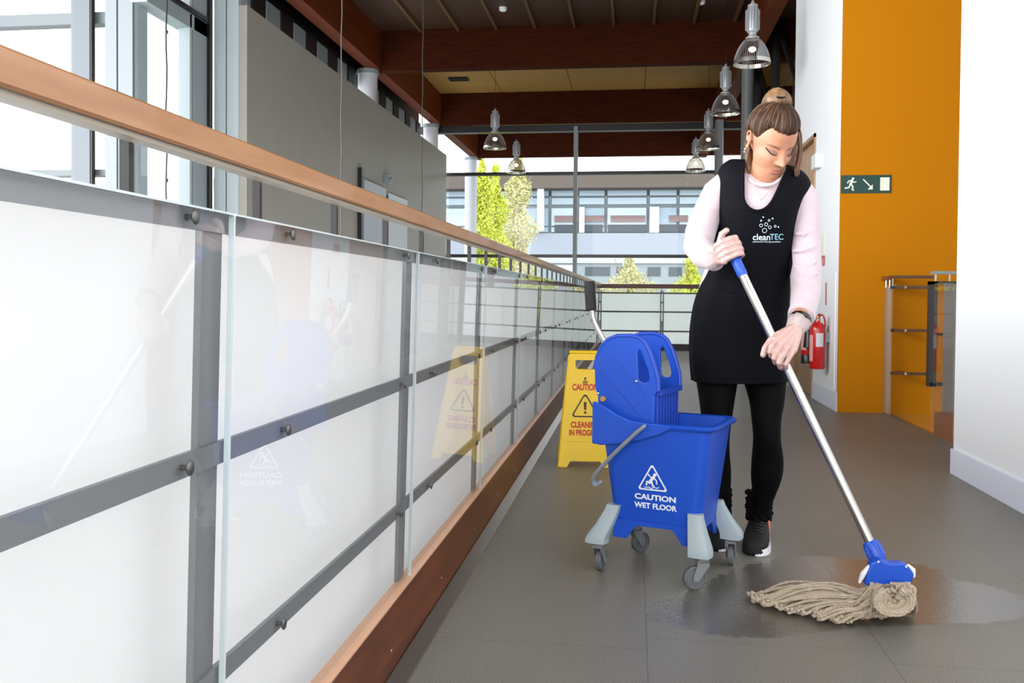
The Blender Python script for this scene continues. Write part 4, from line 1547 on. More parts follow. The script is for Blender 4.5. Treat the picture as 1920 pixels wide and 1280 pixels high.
# ------------------------------------------------------------------ right wall fittings
# running man exit sign
ES = thing('exit_sign', 'green exit sign with white running man and arrow on the yellow wall', 'sign', (W(1624, 345, 7.41).x, 7.42, W(1624, 345, 7.41).z))
GRN = mat('sign_green', (0.06, 0.24, 0.20), 0.45)
WHS = mat('sign_white', (0.86, 0.87, 0.80), 0.5)
hx = (W(1671, 345, 7.41).x - W(1577, 345, 7.41).x) / 2
hz = (W(1624, 328, 7.41).z - W(1624, 362, 7.41).z) / 2
obj('sign_plate', MB().box((-hx, -0.008, -hz), (hx, 0, hz)), GRN, ES, smooth=False, bevel=0.001)
g = MB()


def lb(p, w):
    g.tube([(a, -0.0088, b) for a, b in p], w, 8, flat=0.15, round_ends=True, up=(0, 1, 0))


cx = -hx * 0.60
g.ball((cx + 0.014, -0.0088, 0.044), (0.0095, 0.001, 0.0095), 12, 6)
lb([(cx + 0.008, 0.028), (cx - 0.004, 0.0)], 0.0095)
lb([(cx + 0.006, 0.028), (cx + 0.022, 0.014), (cx + 0.036, 0.018)], 0.0045)
lb([(cx + 0.004, 0.030), (cx - 0.018, 0.026), (cx - 0.026, 0.010)], 0.0045)
lb([(cx - 0.002, -0.002), (cx + 0.014, -0.016), (cx + 0.010, -0.044), (cx + 0.018, -0.046)], 0.006)
lb([(cx - 0.006, -0.004), (cx - 0.016, -0.026), (cx - 0.042, -0.030)], 0.006)
obj('running_figure', g, WHS, ES)
g = MB()
g.tube([(-0.022, -0.0088, 0.038), (0.036, -0.0088, -0.022)], 0.0048, 8, flat=0.15, up=(0, 1, 0))
g.prism([(0.050, -0.042), (0.050, -0.002), (0.012, -0.042)], (0, -0.008, 0), (1, 0, 0), (0, 0, 1), 0.0012)
obj('arrow', g, WHS, ES, smooth=False)
obj('doorway_symbol', MB().box((hx * 0.56, -0.0095, -hz * 0.72), (hx * 0.93, -0.008, hz * 0.72)), WHS, ES, smooth=False)

# fire extinguishers
EXR = mat('extinguisher_red', (0.72, 0.07, 0.07), 0.3, coat=0.3)


def extinguisher(lab, loc, r, h, co2=False):
    t = thing('fire_extinguisher', lab, 'fire extinguisher', loc, group=None)
    obj('cylinder', MB().lathe([(r * 0.9, 0.0), (r, 0.012), (r, h * 0.80), (r * 0.94, h * 0.86), (r * 0.7, h * 0.93), (r * 0.35, h * 0.96), (r * 0.3, h)], 32), EXR, t)
    if co2:
        obj('base_ring', MB().lathe([(r * 1.03, 0.0), (r * 1.03, 0.075), (r, 0.078)], 32), BLACKP, t)
        obj('horn', MB().tube([(-r * 0.2, -r - 0.035, h * 0.98), (-r * 0.2, -r - 0.045, h * 0.75), (-r * 0.2, -r - 0.045, h * 0.40)], [0.020, 0.034, 0.046], 20), BLACKP, t)
        obj('label', MB().rings([[((r + 0.001) * math.cos(a), (r + 0.001) * math.sin(a), z) for a in [PI * (0.95 + 0.45 * i / 10) for i in range(11)]] for z in (h * 0.33, h * 0.75)], cap=False), mat('label_pink_white', (0.85, 0.60, 0.60), 0.5), t)
    else:
        obj('label', MB().rings([[((r + 0.001) * math.cos(a), (r + 0.001) * math.sin(a), z) for a in [PI * (1.38 + 0.32 * i / 10) for i in range(11)]] for z in (h * 0.46, h * 0.74)], cap=False), mat('label_grey_white', (0.80, 0.78, 0.80), 0.5), t)
        obj('label', MB().rings([[((r + 0.001) * math.cos(a), (r + 0.001) * math.sin(a), z) for a in [PI * (0.98 + 0.27 * i / 10) for i in range(11)]] for z in (h * 0.16, h * 0.70)], cap=False), mat('label_pink_white', (0.85, 0.60, 0.60), 0.5), t)
    obj('valve', MB().cyl((0, 0, h * 0.97), (0, 0, h + 0.035), 0.014), CHROME, t)
    obj('operating_lever', MB().tube([(0, 0, h + 0.03), (0.0, -0.05, h + 0.055), (0, -0.075, h + 0.05)], 0.007, 8, flat=0.6).tube([(0, 0, h + 0.015), (0, -0.05, h + 0.02), (0, -0.07, h + 0.012)], 0.007, 8, flat=0.6), EXR if not co2 else BLACKP, t)
    obj('gauge', MB().ball((-0.018, -0.01, h + 0.02), (0.012, 0.012, 0.012), 12, 8), mat('yellow_tag', (0.85, 0.68, 0.10), 0.4), t)
    obj('hose', MB().tube(spline([(0.0, 0.0, h + 0.02), (0.03, -0.03, h + 0.045), (0.05, -0.03, h), (0.055, -0.02, h * 0.86)], 5), 0.007, 8), EXR if not co2 else BLACKP, t)
    obj('wall_bracket', MB().box((r * 0.2, -0.02, h * 0.55), (r + 0.036, 0.02, h * 0.75)), STEELP, t, smooth=False)
    return t


extinguisher('bright red fire extinguisher with grey white label on the white wall', (1.505, 7.74, 0.315), 0.062, 0.40)
extinguisher('red fire extinguisher with black horn and black base behind the mop handle', (1.50, 8.13, 0.33), 0.055, 0.36, True)
# notices and small boxes on the white wall
ZW = lambda px, py: (lambda r_: (XR / r_.x * r_.y, CAM.z + XR / r_.x * r_.z))(ray(px, py))


def wallitem(name, px0, py0, px1, py1, th, m, lab, cat):
    ya, za = ZW(px1, py0)
    yb_, zb_ = ZW(px0, py1)
    yc, zc = ZW(px0, py0)
    z1 = ZW((px0 + px1) / 2, py0)[1]
    z0 = ZW((px0 + px1) / 2, py1)[1]
    o = obj(name, MB().box((-th, -(yb_ - ya) / 2, 0), (0, (yb_ - ya) / 2, z1 - z0)), m, smooth=False, bevel=0.002)
    o.location = (XR, (ya + yb_) / 2, z0)
    tag(o, lab, cat)
    return o


o = wallitem('alarm_box', 1533, 290, 1541, 316, 0.055, mat('alarm_box_white', (0.80, 0.82, 0.80), 0.5), 'small white box on the white wall beside the timber door top', 'alarm box')
o = wallitem('fire_notice', 1540, 440, 1546, 498, 0.004, WHS, 'small notice with red lower half high on the white wall', 'notice')
obj('red_lower_half', MB().box((-0.0052, -0.09, 0.0), (-0.004, 0.09, 0.085)), EXR, o, smooth=False)
wallitem('call_point_strip', 1548.5, 530, 1550.5, 572, 0.006, mat('red_brown_strip', (0.60, 0.35, 0.30), 0.5), 'narrow reddish strip notice on the white wall above the extinguishers', 'notice')
wallitem('access_panel', 1562, 510, 1568, 730, 0.006, WALL, 'flush white access panel beside the yellow wall corner', 'panel')
# ------------------------------------------------------------------ the woman
SKIN = mat('skin', (0.70, 0.50, 0.39), 0.5, col2=(0.66, 0.445, 0.335), nscale=14, bump=0.05, bscale=600)
SKIN.node_tree.nodes['Principled BSDF'].inputs['Subsurface Weight'].default_value = 0.08
SKIN.node_tree.nodes['Principled BSDF'].inputs['Subsurface Radius'].default_value = (0.01, 0.004, 0.002)
SWEAT = mat('pale_pink_knit', (0.77, 0.70, 0.725), 0.9, noise=0.03, nscale=30, bump=0.5, bscale=260, sheen=0.3)
NAVY = mat('navy_black_tabard', (0.020, 0.023, 0.048), 0.8, noise=0.15, nscale=6, bump=0.25, bscale=40, spec=0.12)
LEGB = mat('black_leggings', (0.018, 0.018, 0.022), 0.8, bump=0.2, bscale=150, spec=0.12)
GLOVE = mat('thin_vinyl_glove', (0.74, 0.60, 0.57), 0.28, noise=0.06, nscale=40, bump=0.8, bscale=70, coat=0.3, spec=0.6)
HAIRD = mat('brown_hair', (0.28, 0.19, 0.13), 0.5, col2=(0.17, 0.11, 0.075), nscale=35, spec=0.25)
HAIRB = mat('dark_blonde_hair', (0.54, 0.41, 0.28), 0.45, col2=(0.33, 0.235, 0.155), nscale=30, spec=0.5)

feet = G(1385, 1000)
wo = thing('person', 'woman in navy tabard and pale pink sweater, head bowed, mopping with both gloved hands', 'person', (feet.x, 3.28, 0))
wl = Vector(wo.location)


def wp_(p):
    return Vector(p) - wl


def ringpx(xl, yl, xr, yr, Y, b, n=40, ex=2.3, grow=0.0, dyr=0.0, fr=1.0):
    A, B = W(xl, yl, Y), W(xr, yr, Y + dyr)
    c = (A + B) / 2
    h = (B - A) / 2
    hn = h.normalized()
    d = Vector((0, 0, 1)).cross(hn)
    d.z = 0
    d.normalize()
    out = []
    for i in range(n):
        t = 2 * PI * i / n
        cx, sx = math.cos(t), math.sin(t)
        k = (abs(cx) ** ex + abs(sx) ** ex) ** (-1 / ex)
        bb_ = b * (fr if sx < 0 else 1.0)
        out.append(wp_(c + hn * (h.length + grow) * cx * k + d * (bb_ + grow) * sx * k))
    return out


def loftpx(rows, mb=None, k=5, **kw):
    rows = spline(rows, k)
    R = [ringpx(*r[:6], **kw) for r in rows]
    return R


# --- torso, hips
torso_rows = [
    (1301, 713, 1474, 713, 3.27, 0.120), (1298, 680, 1477, 680, 3.27, 0.124), (1297, 640, 1479, 640, 3.27, 0.126), (1300, 600, 1478, 600, 3.26, 0.124),
    (1308, 560, 1478, 562, 3.25, 0.118), (1325, 520, 1479, 524, 3.24, 0.108), (1337, 490, 1481, 492, 3.23, 0.104), (1343, 455, 1483, 458, 3.22, 0.108),
    (1345, 420, 1487, 425, 3.21, 0.113), (1345, 390, 1493, 398, 3.20, 0.112), (1345, 362, 1503, 376, 3.20, 0.104), (1347, 340, 1513, 360, 3.20, 0.094),
    (1350, 322, 1516, 345, 3.20, 0.082), (1358, 309, 1508, 330, 3.20, 0.068), (1370, 301, 1494, 318, 3.20, 0.056)]

# --- body core (skin): neck, trunk, arms, legs, head and hands fused into one surface
body = MB()
shr = [(xl + 8, yl, xr - 8, yr, Y, b - 0.016) for xl, yl, xr, yr, Y, b in torso_rows]
body.rings(loftpx(shr, k=3, n=28))
nk = [W(1436, 376, 3.20), W(1434, 352, 3.175), W(1435, 326, 3.150), W(1442, 298, 3.125)]
body.tube([wp_(p) for p in nk], [0.062, 0.053, 0.050, 0.052], 24)
body.tube([wp_(W(1372, 318, 3.2)), wp_(W(1436, 330, 3.2)), wp_(W(1500, 336, 3.2))], [0.03, 0.048, 0.03], 20)
# arms under the sleeves
armL = [(1362, 350, 3.20), (1330, 400, 3.18), (1312, 450, 3.12), (1318, 474, 3.06), (1332, 482, 3.02), (1345, 486, 2.99)]
armR = [(1506, 372, 3.20), (1509, 430, 3.19), (1510, 500, 3.14), (1508, 550, 3.04), (1501, 590, 2.93), (1495, 611, 2.885)]
body.tube([wp_(W(*p)) for p in armL], [0.036, 0.036, 0.034, 0.032, 0.027, 0.025], 16)
body.tube([wp_(W(*p)) for p in armR], [0.036, 0.036, 0.036, 0.032, 0.026, 0.0235], 16)
# legs
legL = [(1303, 700, 1386, 700, 3.27, 0.085), (1312, 760, 1376, 760, 3.26, 0.075), (1317, 810, 1369, 810, 3.25, 0.062), (1318, 845, 1368, 845, 3.26, 0.060), (1316, 885, 1371, 885, 3.30, 0.060),
        (1320, 925, 1369, 925, 3.32, 0.052), (1330, 962, 1364, 962, 3.37, 0.038), (1333, 984, 1362, 984, 3.38, 0.038)]
legR = [(1389, 700, 1475, 700, 3.27, 0.085), (1404, 748, 1471, 748, 3.26, 0.078), (1409, 785, 1465, 785, 3.25, 0.066), (1412, 822, 1464, 822, 3.25, 0.061), (1409, 862, 1469, 862, 3.29, 0.064),
        (1408, 895, 1466, 895, 3.31, 0.062), (1411, 930, 1453, 930, 3.35, 0.048), (1407, 960, 1442, 960, 3.38, 0.039), (1405, 984, 1440, 984, 3.40, 0.039)]
for lg in (legL, legR):
    body.rings(loftpx([(a + 4, b, c - 4, d, e, f - 0.008) for a, b, c, d, e, f in lg], k=3, n=20, ex=2.0))

# --- head
HY, HP = math.radians(25), math.radians(38)
Fv = Vector((math.sin(HY) * math.cos(HP), -math.cos(HY) * math.cos(HP), -math.sin(HP)))
Uv = Vector((math.sin(HY) * math.sin(HP), -math.cos(HY) * math.sin(HP), math.cos(HP)))
Sv = Vector((math.cos(HY), math.sin(HY), 0))
HC = W(1447, 263, 3.115)
HS = 1.0
HM = Matrix((Sv, -Fv, Uv)).transposed().to_4x4() @ Matrix.Scale(HS, 4)
HM.translation = HC - wl


def g2(x, z, cx, cz, sx, sz):
    return math.exp(-((x - cx) / sx) ** 2 - ((z - cz) / sz) ** 2)


def ell(d, c, r):
    """distance along d from the origin to an ellipsoid"""
    A = sum((d[i] / r[i]) ** 2 for i in range(3))
    B = -2 * sum(d[i] * c[i] / r[i] ** 2 for i in range(3))
    C = sum((c[i] / r[i]) ** 2 for i in range(3)) - 1
    D = B * B - 4 * A * C
    if D < 0:
        return 0.0
    return (-B + math.sqrt(D)) / (2 * A)


def head_r(d):
    a = ell(d, (0, 0.012, 0.024), (0.0735, 0.094, 0.090))
    b = ell(d, (0, -0.030, -0.032), (0.060, 0.060, 0.074))
    c = ell(d, (0, -0.050, -0.074), (0.031, 0.036, 0.040))
    p = 14.0
    return (max(a, 1e-4) ** p + max(b, 1e-4) ** p + max(c, 1e-4) ** p) ** (1 / p)


def head_pt(d):
    r = head_r(d)
    x, y, z = d[0] * r, d[1] * r, d[2] * r
    if y < 0.01:
        f = min(1.0, (0.01 - y) / 0.04)
        ax_ = abs(x)
        dy = 0.0
        t = min(1, max(0, (0.012 - z) / 0.046))
        if z > -0.046:
            dy += (0.004 + 0.017 * t) * math.exp(-(ax_ / (0.0075 + 0.004 * t)) ** 2) * (1 if z < 0.012 else math.exp(-((z - 0.012) / 0.012) ** 2)) * (1 if z > -0.036 else math.exp(-((z + 0.036) / 0.006) ** 2))
        dy += 0.007 * g2(x, z, 0, -0.031, 0.0085, 0.007)
        dy += 0.0075 * g2(ax_, z, 0.0125, -0.0345, 0.0055, 0.0055)
        dy -= 0.0100 * g2(ax_, z, 0.031, 0.000, 0.015, 0.011)
        dy += 0.0075 * g2(ax_, z, 0.031, -0.002, 0.0125, 0.0085)
        dy += 0.0030 * g2(ax_, z, 0.030, 0.020, 0.020, 0.006)
        dy += 0.0035 * g2(ax_, z, 0.040, -0.028, 0.018, 0.014)
        dy += 0.0040 * g2(x, z, 0, -0.060, 0.018, 0.0060)
        dy += 0.0042 * g2(x, z, 0, -0.0715, 0.015, 0.0050)
        dy -= 0.0040 * g2(x, z, 0, -0.0655, 0.021, 0.0024)
        dy -= 0.0035 * g2(x, z, 0, -0.081, 0.016, 0.005)
        dy += 0.0060 * g2(x, z, 0, -0.098, 0.014, 0.011)
        y -= dy * f
    return Vector((x, y, z))


hm = MB()
NA, NE = 190, 150
R = []
for i in range(NE + 1):
    e_ = -PI / 2 + PI * i / NE
    e_ = max(-PI / 2 + 1e-3, min(PI / 2 - 1e-3, e_))
    R.append([head_pt((math.cos(e_) * math.sin(2 * PI * k / NA), -math.cos(e_) * math.cos(2 * PI * k / NA), math.sin(e_))) for k in range(NA)])
hm.rings(R)
# ears
for s in (-1, 1):
    em = MB()
    c = Vector((s * 0.074, 0.012, -0.004))
    em.ball(c, (0.006, 0.014, 0.025), 14, 10, Matrix.Rotation(s * 0.35, 3, 'Z') @ Matrix.Rotation(-0.15, 3, 'X'))
    rim_ = [c + Vector((s * (0.005 + 0.003 * math.sin(t)), 0.004 - 0.013 * math.cos(t), 0.005 + 0.019 * math.sin(t))) for t in [0.3 + 3.9 * i / 14 for i in range(15)]]
    em.tube(rim_, 0.0038, 8, round_ends=True)
    em.ball(c + Vector((s * 0.004, -0.006, -0.026)), (0.005, 0.008, 0.009), 10, 8)
    hm.add(em.v, em.f)
hm.xf(HM)
body.add(hm.v, hm.f)

# --- hands


def hand_right_up(g):
    """her right hand: fist round the grip, fingers crossing in front of it"""
    mb = MB()
    e1 = Vector((1, 0, 0))
    e1 = (e1 - ax * e1.dot(ax)).normalized()
    e2 = ax.cross(e1).normalized()
    if e2.y > 0:
        e2 = -e2
    wr_ = W(1345, 487, 2.985)
    O = MT
    r = 0.0087
    for i, (s, sc_) in enumerate(((0.012, 1.0), (0.031, 1.04), (0.050, 1.0), (0.067, 0.86))):
        P = O + ax * s
        q_ = [P + e1 * -0.036 + e2 * 0.010, P + e1 * -0.020 + e2 * 0.0285 * sc_, P + e1 * 0.006 + e2 * 0.0300, P + e1 * 0.024 * sc_ + e2 * 0.021, P + e1 * 0.030 * sc_ + e2 * 0.002, P + e1 * 0.020 + e2 * -0.016, P + e1 * 0.004 + e2 * -0.026]
        mb.tube([wp_(p) for p in q_], [r * 1.12 * sc_ + g, r * 1.05 * sc_ + g, r * sc_ + g, r * 1.05 * sc_ + g, r * .95 * sc_ + g, r * .85 * sc_ + g, r * .75 * sc_ + g], 12, round_ends=True)
        mb.tube([wp_(wr_), wp_(wr_.lerp(q_[0], 0.5) + e2 * 0.004), wp_(q_[0])], [0.018 + g, 0.0145 + g, 0.0112 + g], 12, round_ends=True)
    # thumb over the top of the grip
    q_ = [wr_ + e2 * -0.004, O + ax * 0.030 + e1 * -0.034 + e2 * -0.012, O + ax * 0.002 + e1 * -0.020 + e2 * -0.006, O - ax * 0.020 + e1 * -0.004 + e2 * 0.008, O - ax * 0.022 + e1 * 0.010 + e2 * 0.016]
    mb.tube([wp_(p) for p in q_], [0.016 + g, 0.0135 + g, 0.0112 + g, 0.0102 + g, 0.0085 + g], 12, round_ends=True)
    return mb


def hand_left_down(g):
    """her left hand: over the tube from above, fingers curling round to its far side"""
    mb = MB()
    wr_ = W(1495, 612, 2.875)
    tl = lambda py: (lambda t: MT + (MBT - MT) * t)((CAM.z + 0) * 0 + (py))

    def at(px, py, off):
        # depth of the tube at this image height plus an offset (negative = nearer the camera)
        best = None
        for i in range(201):
            p = MT + (MBT - MT) * (i / 200)
            y_ = PX(p)[1]
            if best is None or abs(y_ - py) < best[0]:
                best = (abs(y_ - py), p.y)
        return W(px, py, best[1] + off)
    fing = [
        [(1454, 637, -0.026), (1447, 648, -0.034), (1444, 659, -0.028), (1446, 667, -0.008), (1452, 669, 0.016)],
        [(1465, 645, -0.032), (1456, 659, -0.040), (1452, 671, -0.032), (1454, 679, -0.008), (1460, 681, 0.018)],
        [(1476, 652, -0.034), (1467, 667, -0.042), (1461, 680, -0.034), (1463, 688, -0.010), (1468, 690, 0.016)],
        [(1487, 657, -0.028), (1479, 671, -0.036), (1473, 683, -0.030), (1474, 690, -0.010), (1478, 692, 0.014)]]
    for i, f_ in enumerate(fing):
        sc_ = (1.0, 1.04, 1.0, 0.88)[i]
        pts = [at(*p) for p in f_]
        r = 0.0079 * sc_
        mb.tube([wp_(p) for p in pts], [r * 1.12 + g, r * 1.06 + g, r * 1.03 + g, r * .92 + g, r * .8 + g], 12, round_ends=True)
        mb.tube([wp_(wr_), wp_(wr_.lerp(pts[0], 0.55) + Vector((0, -0.006, 0.003))), wp_(pts[0])], [0.0185 + g, 0.0155 + g, 0.0112 + g], 12, round_ends=True)
    th = [wr_ + Vector((-0.004, 0.0, -0.004)), at(1460, 629, -0.014), at(1444, 640, -0.002), at(1435, 653, 0.000), at(1431, 665, -0.002)]
    mb.tube([wp_(p) for p in th], [0.017 + g, 0.0135 + g, 0.0108 + g, 0.0098 + g, 0.0082 + g], 12, round_ends=True)
    return mb


for hb in (hand_right_up(-0.0012), hand_left_down(-0.0012)):
    body.add(hb.v, hb.f)
bo = obj('person_body', body, SKIN, wo, angle=180)
q = bo.modifiers.new('fuse', 'REMESH')
q.mode = 'VOXEL'
q.voxel_size = 0.0026
q.use_smooth_shade = True
q = bo.modifiers.new('relax', 'SMOOTH')
q.iterations = 2
q.factor = 0.5


def glove(mbs, cuff, name, lab=None):
    """thin glove over one hand with a flared wrinkled cuff"""
    o = obj(name, mbs, GLOVE, wo, angle=180)
    q = o.modifiers.new('fuse', 'REMESH')
    q.mode = 'VOXEL'
    q.voxel_size = 0.0015
    q.use_smooth_shade = True
    q = o.modifiers.new('relax', 'SMOOTH')
    q.iterations = 2
    q.factor = 0.5
    return o


def flare(pts, rads, seed):
    rnd_ = random.Random(seed)
    mb = MB()
    n = 40
    pts = [Vector(p) for p in pts]
    R = []
    ax0 = (pts[-1] - pts[0]).normalized()
    a = ax0.cross(Vector((0, 1, 0))).normalized()
    b = ax0.cross(a)
    for i, (p, r) in enumerate(zip(pts, rads)):
        R.append([wp_(p + (a * math.cos(2 * PI * k / n) + b * math.sin(2 * PI * k / n)) * (r * (1 + 0.025 * i * math.sin(5 * 2 * PI * k / n + i) + 0.012 * i * math.sin(11 * 2 * PI * k / n)))) for k in range(n)])
    inner = [[p_ * 0.96 + wp_(c) * 0.04 for p_ in r] for r, c in zip(R[::-1], pts[::-1])]
    mb.rings(R + inner, cap=False, closed=True)
    return mb


w1, e1_ = W(1349, 484, 2.98), W(1336, 489, 3.00)
h1 = hand_right_up(0.0012)
f1_ = flare([w1 + (e1_ - w1) * t for t in (-0.4, 0.2, 0.7, 1.1)], [0.020, 0.027, 0.031, 0.034], 1)
CUFFM = milky('glove_cuff_film', (0.86, 0.80, 0.80), 0.3, 0.35)
g1_ = glove(h1, None, 'glove')
obj('glove_cuff', f1_, CUFFM, g1_, angle=180)
w2, e2_ = W(1487, 622, 2.865), W(1500, 602, 2.895)
h2 = hand_left_down(0.0012)
f2_ = flare([w2 + (e2_ - w2) * t for t in (-0.3, 0.15, 0.55, 0.95)], [0.022, 0.028, 0.032, 0.036], 2)
g2_ = glove(h2, None, 'glove')
obj('glove_cuff', f2_, CUFFM, g2_, angle=180)
wb_ = W(1499, 603, 2.905)
n = 28
axw = (W(1510, 560, 3.02) - wb_).normalized()
a_ = axw.cross(Vector((0, 1, 0))).normalized()
b_ = axw.cross(a_)
obj('wristband', MB().rings([[wp_(wb_ + axw * h + (a_ * math.cos(2 * PI * k / n) + b_ * math.sin(2 * PI * k / n)) * r) for k in range(n)] for h, r in ((-0.008, 0.0285), (0.008, 0.031), (0.008, 0.036), (-0.008, 0.034))], cap=False, closed=True), BLACKP, wo)

# --- face details
fl = MB()


def face_pt(x, z, lift=0.0):
    # find the direction whose head point has this x, z on the face side
    d = Vector((x, -0.09, z))
    for _ in range(12):
        d.normalize()
        p = head_pt(d)
        d = Vector((d.x * 1.0 + (x - p.x) * 8, d.y, d.z + (z - p.z) * 8))
    p = head_pt(d.normalized())
    return HM @ (p + Vector((0, -lift, 0)))


LIP = mat('lips', (0.62, 0.36, 0.32), 0.4)
BROW = mat('brow_hair', (0.42, 0.29, 0.22), 0.7)
LASH = mat('eyelash_black', (0.07, 0.05, 0.05), 0.5)
SHADOW = mat('eyeshadow', (0.66, 0.46, 0.40), 0.5)
for s in (-1, 1):
    pts = [(0.016, 0.0090), (0.025, 0.0128), (0.034, 0.0150), (0.043, 0.0158), (0.052, 0.0130)]
    obj('eyebrow', MB().tube([face_pt(s * x, z, 0.0006) for x, z in spline(pts, 4)], [0.0010 + 0.0015 * math.sin(PI * min(1, (i + 2) / 17)) for i in range(17)], 8, flat=0.5, up=Fv), BROW, wo)
    pts = [(0.0195, -0.0085), (0.026, -0.0110), (0.034, -0.0108), (0.042, -0.0070), (0.0515, 0.0010)]
    obj('eyelashes', MB().tube([face_pt(s * x, z, 0.0012) for x, z in spline(pts, 4)], [0.0009 + 0.0011 * min(1, i / 8) for i in range(17)], 6, up=Fv), LASH, wo)
    N1, N2 = 14, 8
    lid = []
    for i in range(N1 + 1):
        xx = 0.0175 + 0.0285 * i / N1
        lo_z = -0.0045 - 0.0080 * math.sin(PI * min(1, max(0, i / N1)))
        hi_z = -0.0035 + 0.0062 * math.sin(PI * i / N1)
        lid.append([face_pt(s * xx, lo_z + (hi_z - lo_z) * j / N2, 0.0003) for j in range(N2 + 1)])
    gm = MB()
    gm.add([p_ for r_ in lid for p_ in r_], [(i * (N2 + 1) + j, (i + 1) * (N2 + 1) + j, (i + 1) * (N2 + 1) + j + 1, i * (N2 + 1) + j + 1) for i in range(N1) for j in range(N2)])
    obj('eyelid', gm, mat('eyelid_makeup', (0.50, 0.345, 0.28), 0.5), wo, angle=180, solid=0.0006)
    pts = [(0.020, 0.004), (0.027, 0.0075), (0.035, 0.0075), (0.042, 0.0035)]
    obj('eyelid_crease', MB().tube([face_pt(s * x, z, 0.0000) for x, z in spline(pts, 4)], 0.0008, 6, up=Fv), SHADOW, wo)
lp = MB()
up_ = [(-0.023, -0.0660), (-0.014, -0.0630), (-0.006, -0.0612), (0.0, -0.0622), (0.006, -0.0612), (0.014, -0.0630), (0.023, -0.0660)]
lp.tube([face_pt(x, z, -0.0010) for x, z in spline(up_, 4)], [0.0006 + 0.0026 * math.sin(PI * i / 24) for i in range(25)], 10, flat=0.6, up=Fv)
lo_ = [(-0.021, -0.0668), (-0.011, -0.0702), (0.0, -0.0715), (0.011, -0.0702), (0.021, -0.0668)]
lp.tube([face_pt(x, z, -0.0010) for x, z in spline(lo_, 6)], [0.0006 + 0.0032 * math.sin(PI * i / 24) for i in range(25)], 10, flat=0.6, up=Fv)
obj('lips', lp, LIP, wo)
obj('earring', MB().ball(HM @ Vector((-0.084, 0.004, -0.040)), 0.0030, 10, 8).ball(HM @ Vector((-0.083, 0.003, -0.050)), 0.0024, 10, 8), INK, wo)

# --- hair
hrnd = random.Random(3)
K = Vector((0.0, 0.030, 0.100)).normalized()


def hp_r(d):
    return head_r(d)


def hairline(d):
    """True where the scalp carries hair"""
    p = Vector(d) * head_r(d)
    if p.y < -0.012:
        t = min(1.0, max(0.0, (p.y + 0.045) / 0.030))
        side = 0.034 * t * t * (3 - 2 * t)
        return p.z > 0.061 - 3.0 * p.x * p.x + 0.009 * math.exp(-((abs(p.x) - 0.050) / 0.015) ** 2) - 0.004 * math.exp(-(p.x / 0.014) ** 2) - side
    if p.y < 0.022:
        return p.z > 0.014
    return p.z > -0.055


cap = MB()
NA2, NE2 = 160, 130
vs, idx = [], {}
for i in range(NE2 + 1):
    e_ = -PI / 2 + PI * i / NE2
    for k in range(NA2):
        a = 2 * PI * k / NA2
        d = (math.cos(e_) * math.sin(a), -math.cos(e_) * math.cos(a), math.sin(e_))
        vs.append(HM @ (Vector(d) * (head_r(d) + 0.0024)))
        idx[(i, k)] = hairline(d) and hairline((math.cos(e_ - .05) * math.sin(a), -math.cos(e_ - .05) * math.cos(a), math.sin(e_ - .05)))
fs = []
for i in range(NE2):
    for k in range(NA2):
        k2 = (k + 1) % NA2
        if idx[(i, k)] and idx[(i + 1, k)] and idx[(i, k2)] and idx[(i + 1, k2)]:
            fs.append((i * NA2 + k, i * NA2 + k2, (i + 1) * NA2 + k2, (i + 1) * NA2 + k))
cap.add(vs, fs)
# combed strands running from the hairline up to the knot
hl = MB()
cnt = 0
while cnt < 2200:
    a = hrnd.uniform(0, 2 * PI)
    e_ = hrnd.uniform(-0.5, 1.1)
    if cnt % 2:
        # root on the hairline itself
        for q_ in range(90):
            e_ = -0.9 + 0.022 * q_
            if hairline((math.cos(e_) * math.sin(a), -math.cos(e_) * math.cos(a), math.sin(e_))):
                break
        e_ += hrnd.uniform(-0.015, 0.02)
    d = Vector((math.cos(e_) * math.sin(a), -math.cos(e_) * math.cos(a), math.sin(e_)))
    if not cnt % 2 and not hairline(d):
        continue
    cnt += 1
    N = 9
    path = []
    lift = hrnd.uniform(0.003, 0.0062)
    jit = hrnd.uniform(-0.05, 0.05)
    for j in range(N + 1):
        t = j / N * 0.97
        dd = d.lerp(K, t).normalized()
        w_ = math.sin(PI * t)
        bump_ = 0.0022 * math.sin(a * 7 + 1.3 + e_) * w_ + lift * min(1, t * 3.5) + 0.007 * w_ - 0.0004
        sd = Vector((-dd.y, dd.x, 0))
        dd = (dd + sd * (jit * w_)).normalized()
        path.append(HM @ (dd * (head_r(dd) + bump_)))
    (hl if cnt % 7 == 0 else cap).tube(path, [0.0003] + [0.0009] + [0.0011] * (N - 2) + [0.0012], 4)
hair = obj('hair', cap, HAIRD, wo, angle=180)
obj('hair_highlights', hl, mat('light_brown_hair', (0.40, 0.29, 0.21), 0.42, spec=0.4), wo, angle=180)
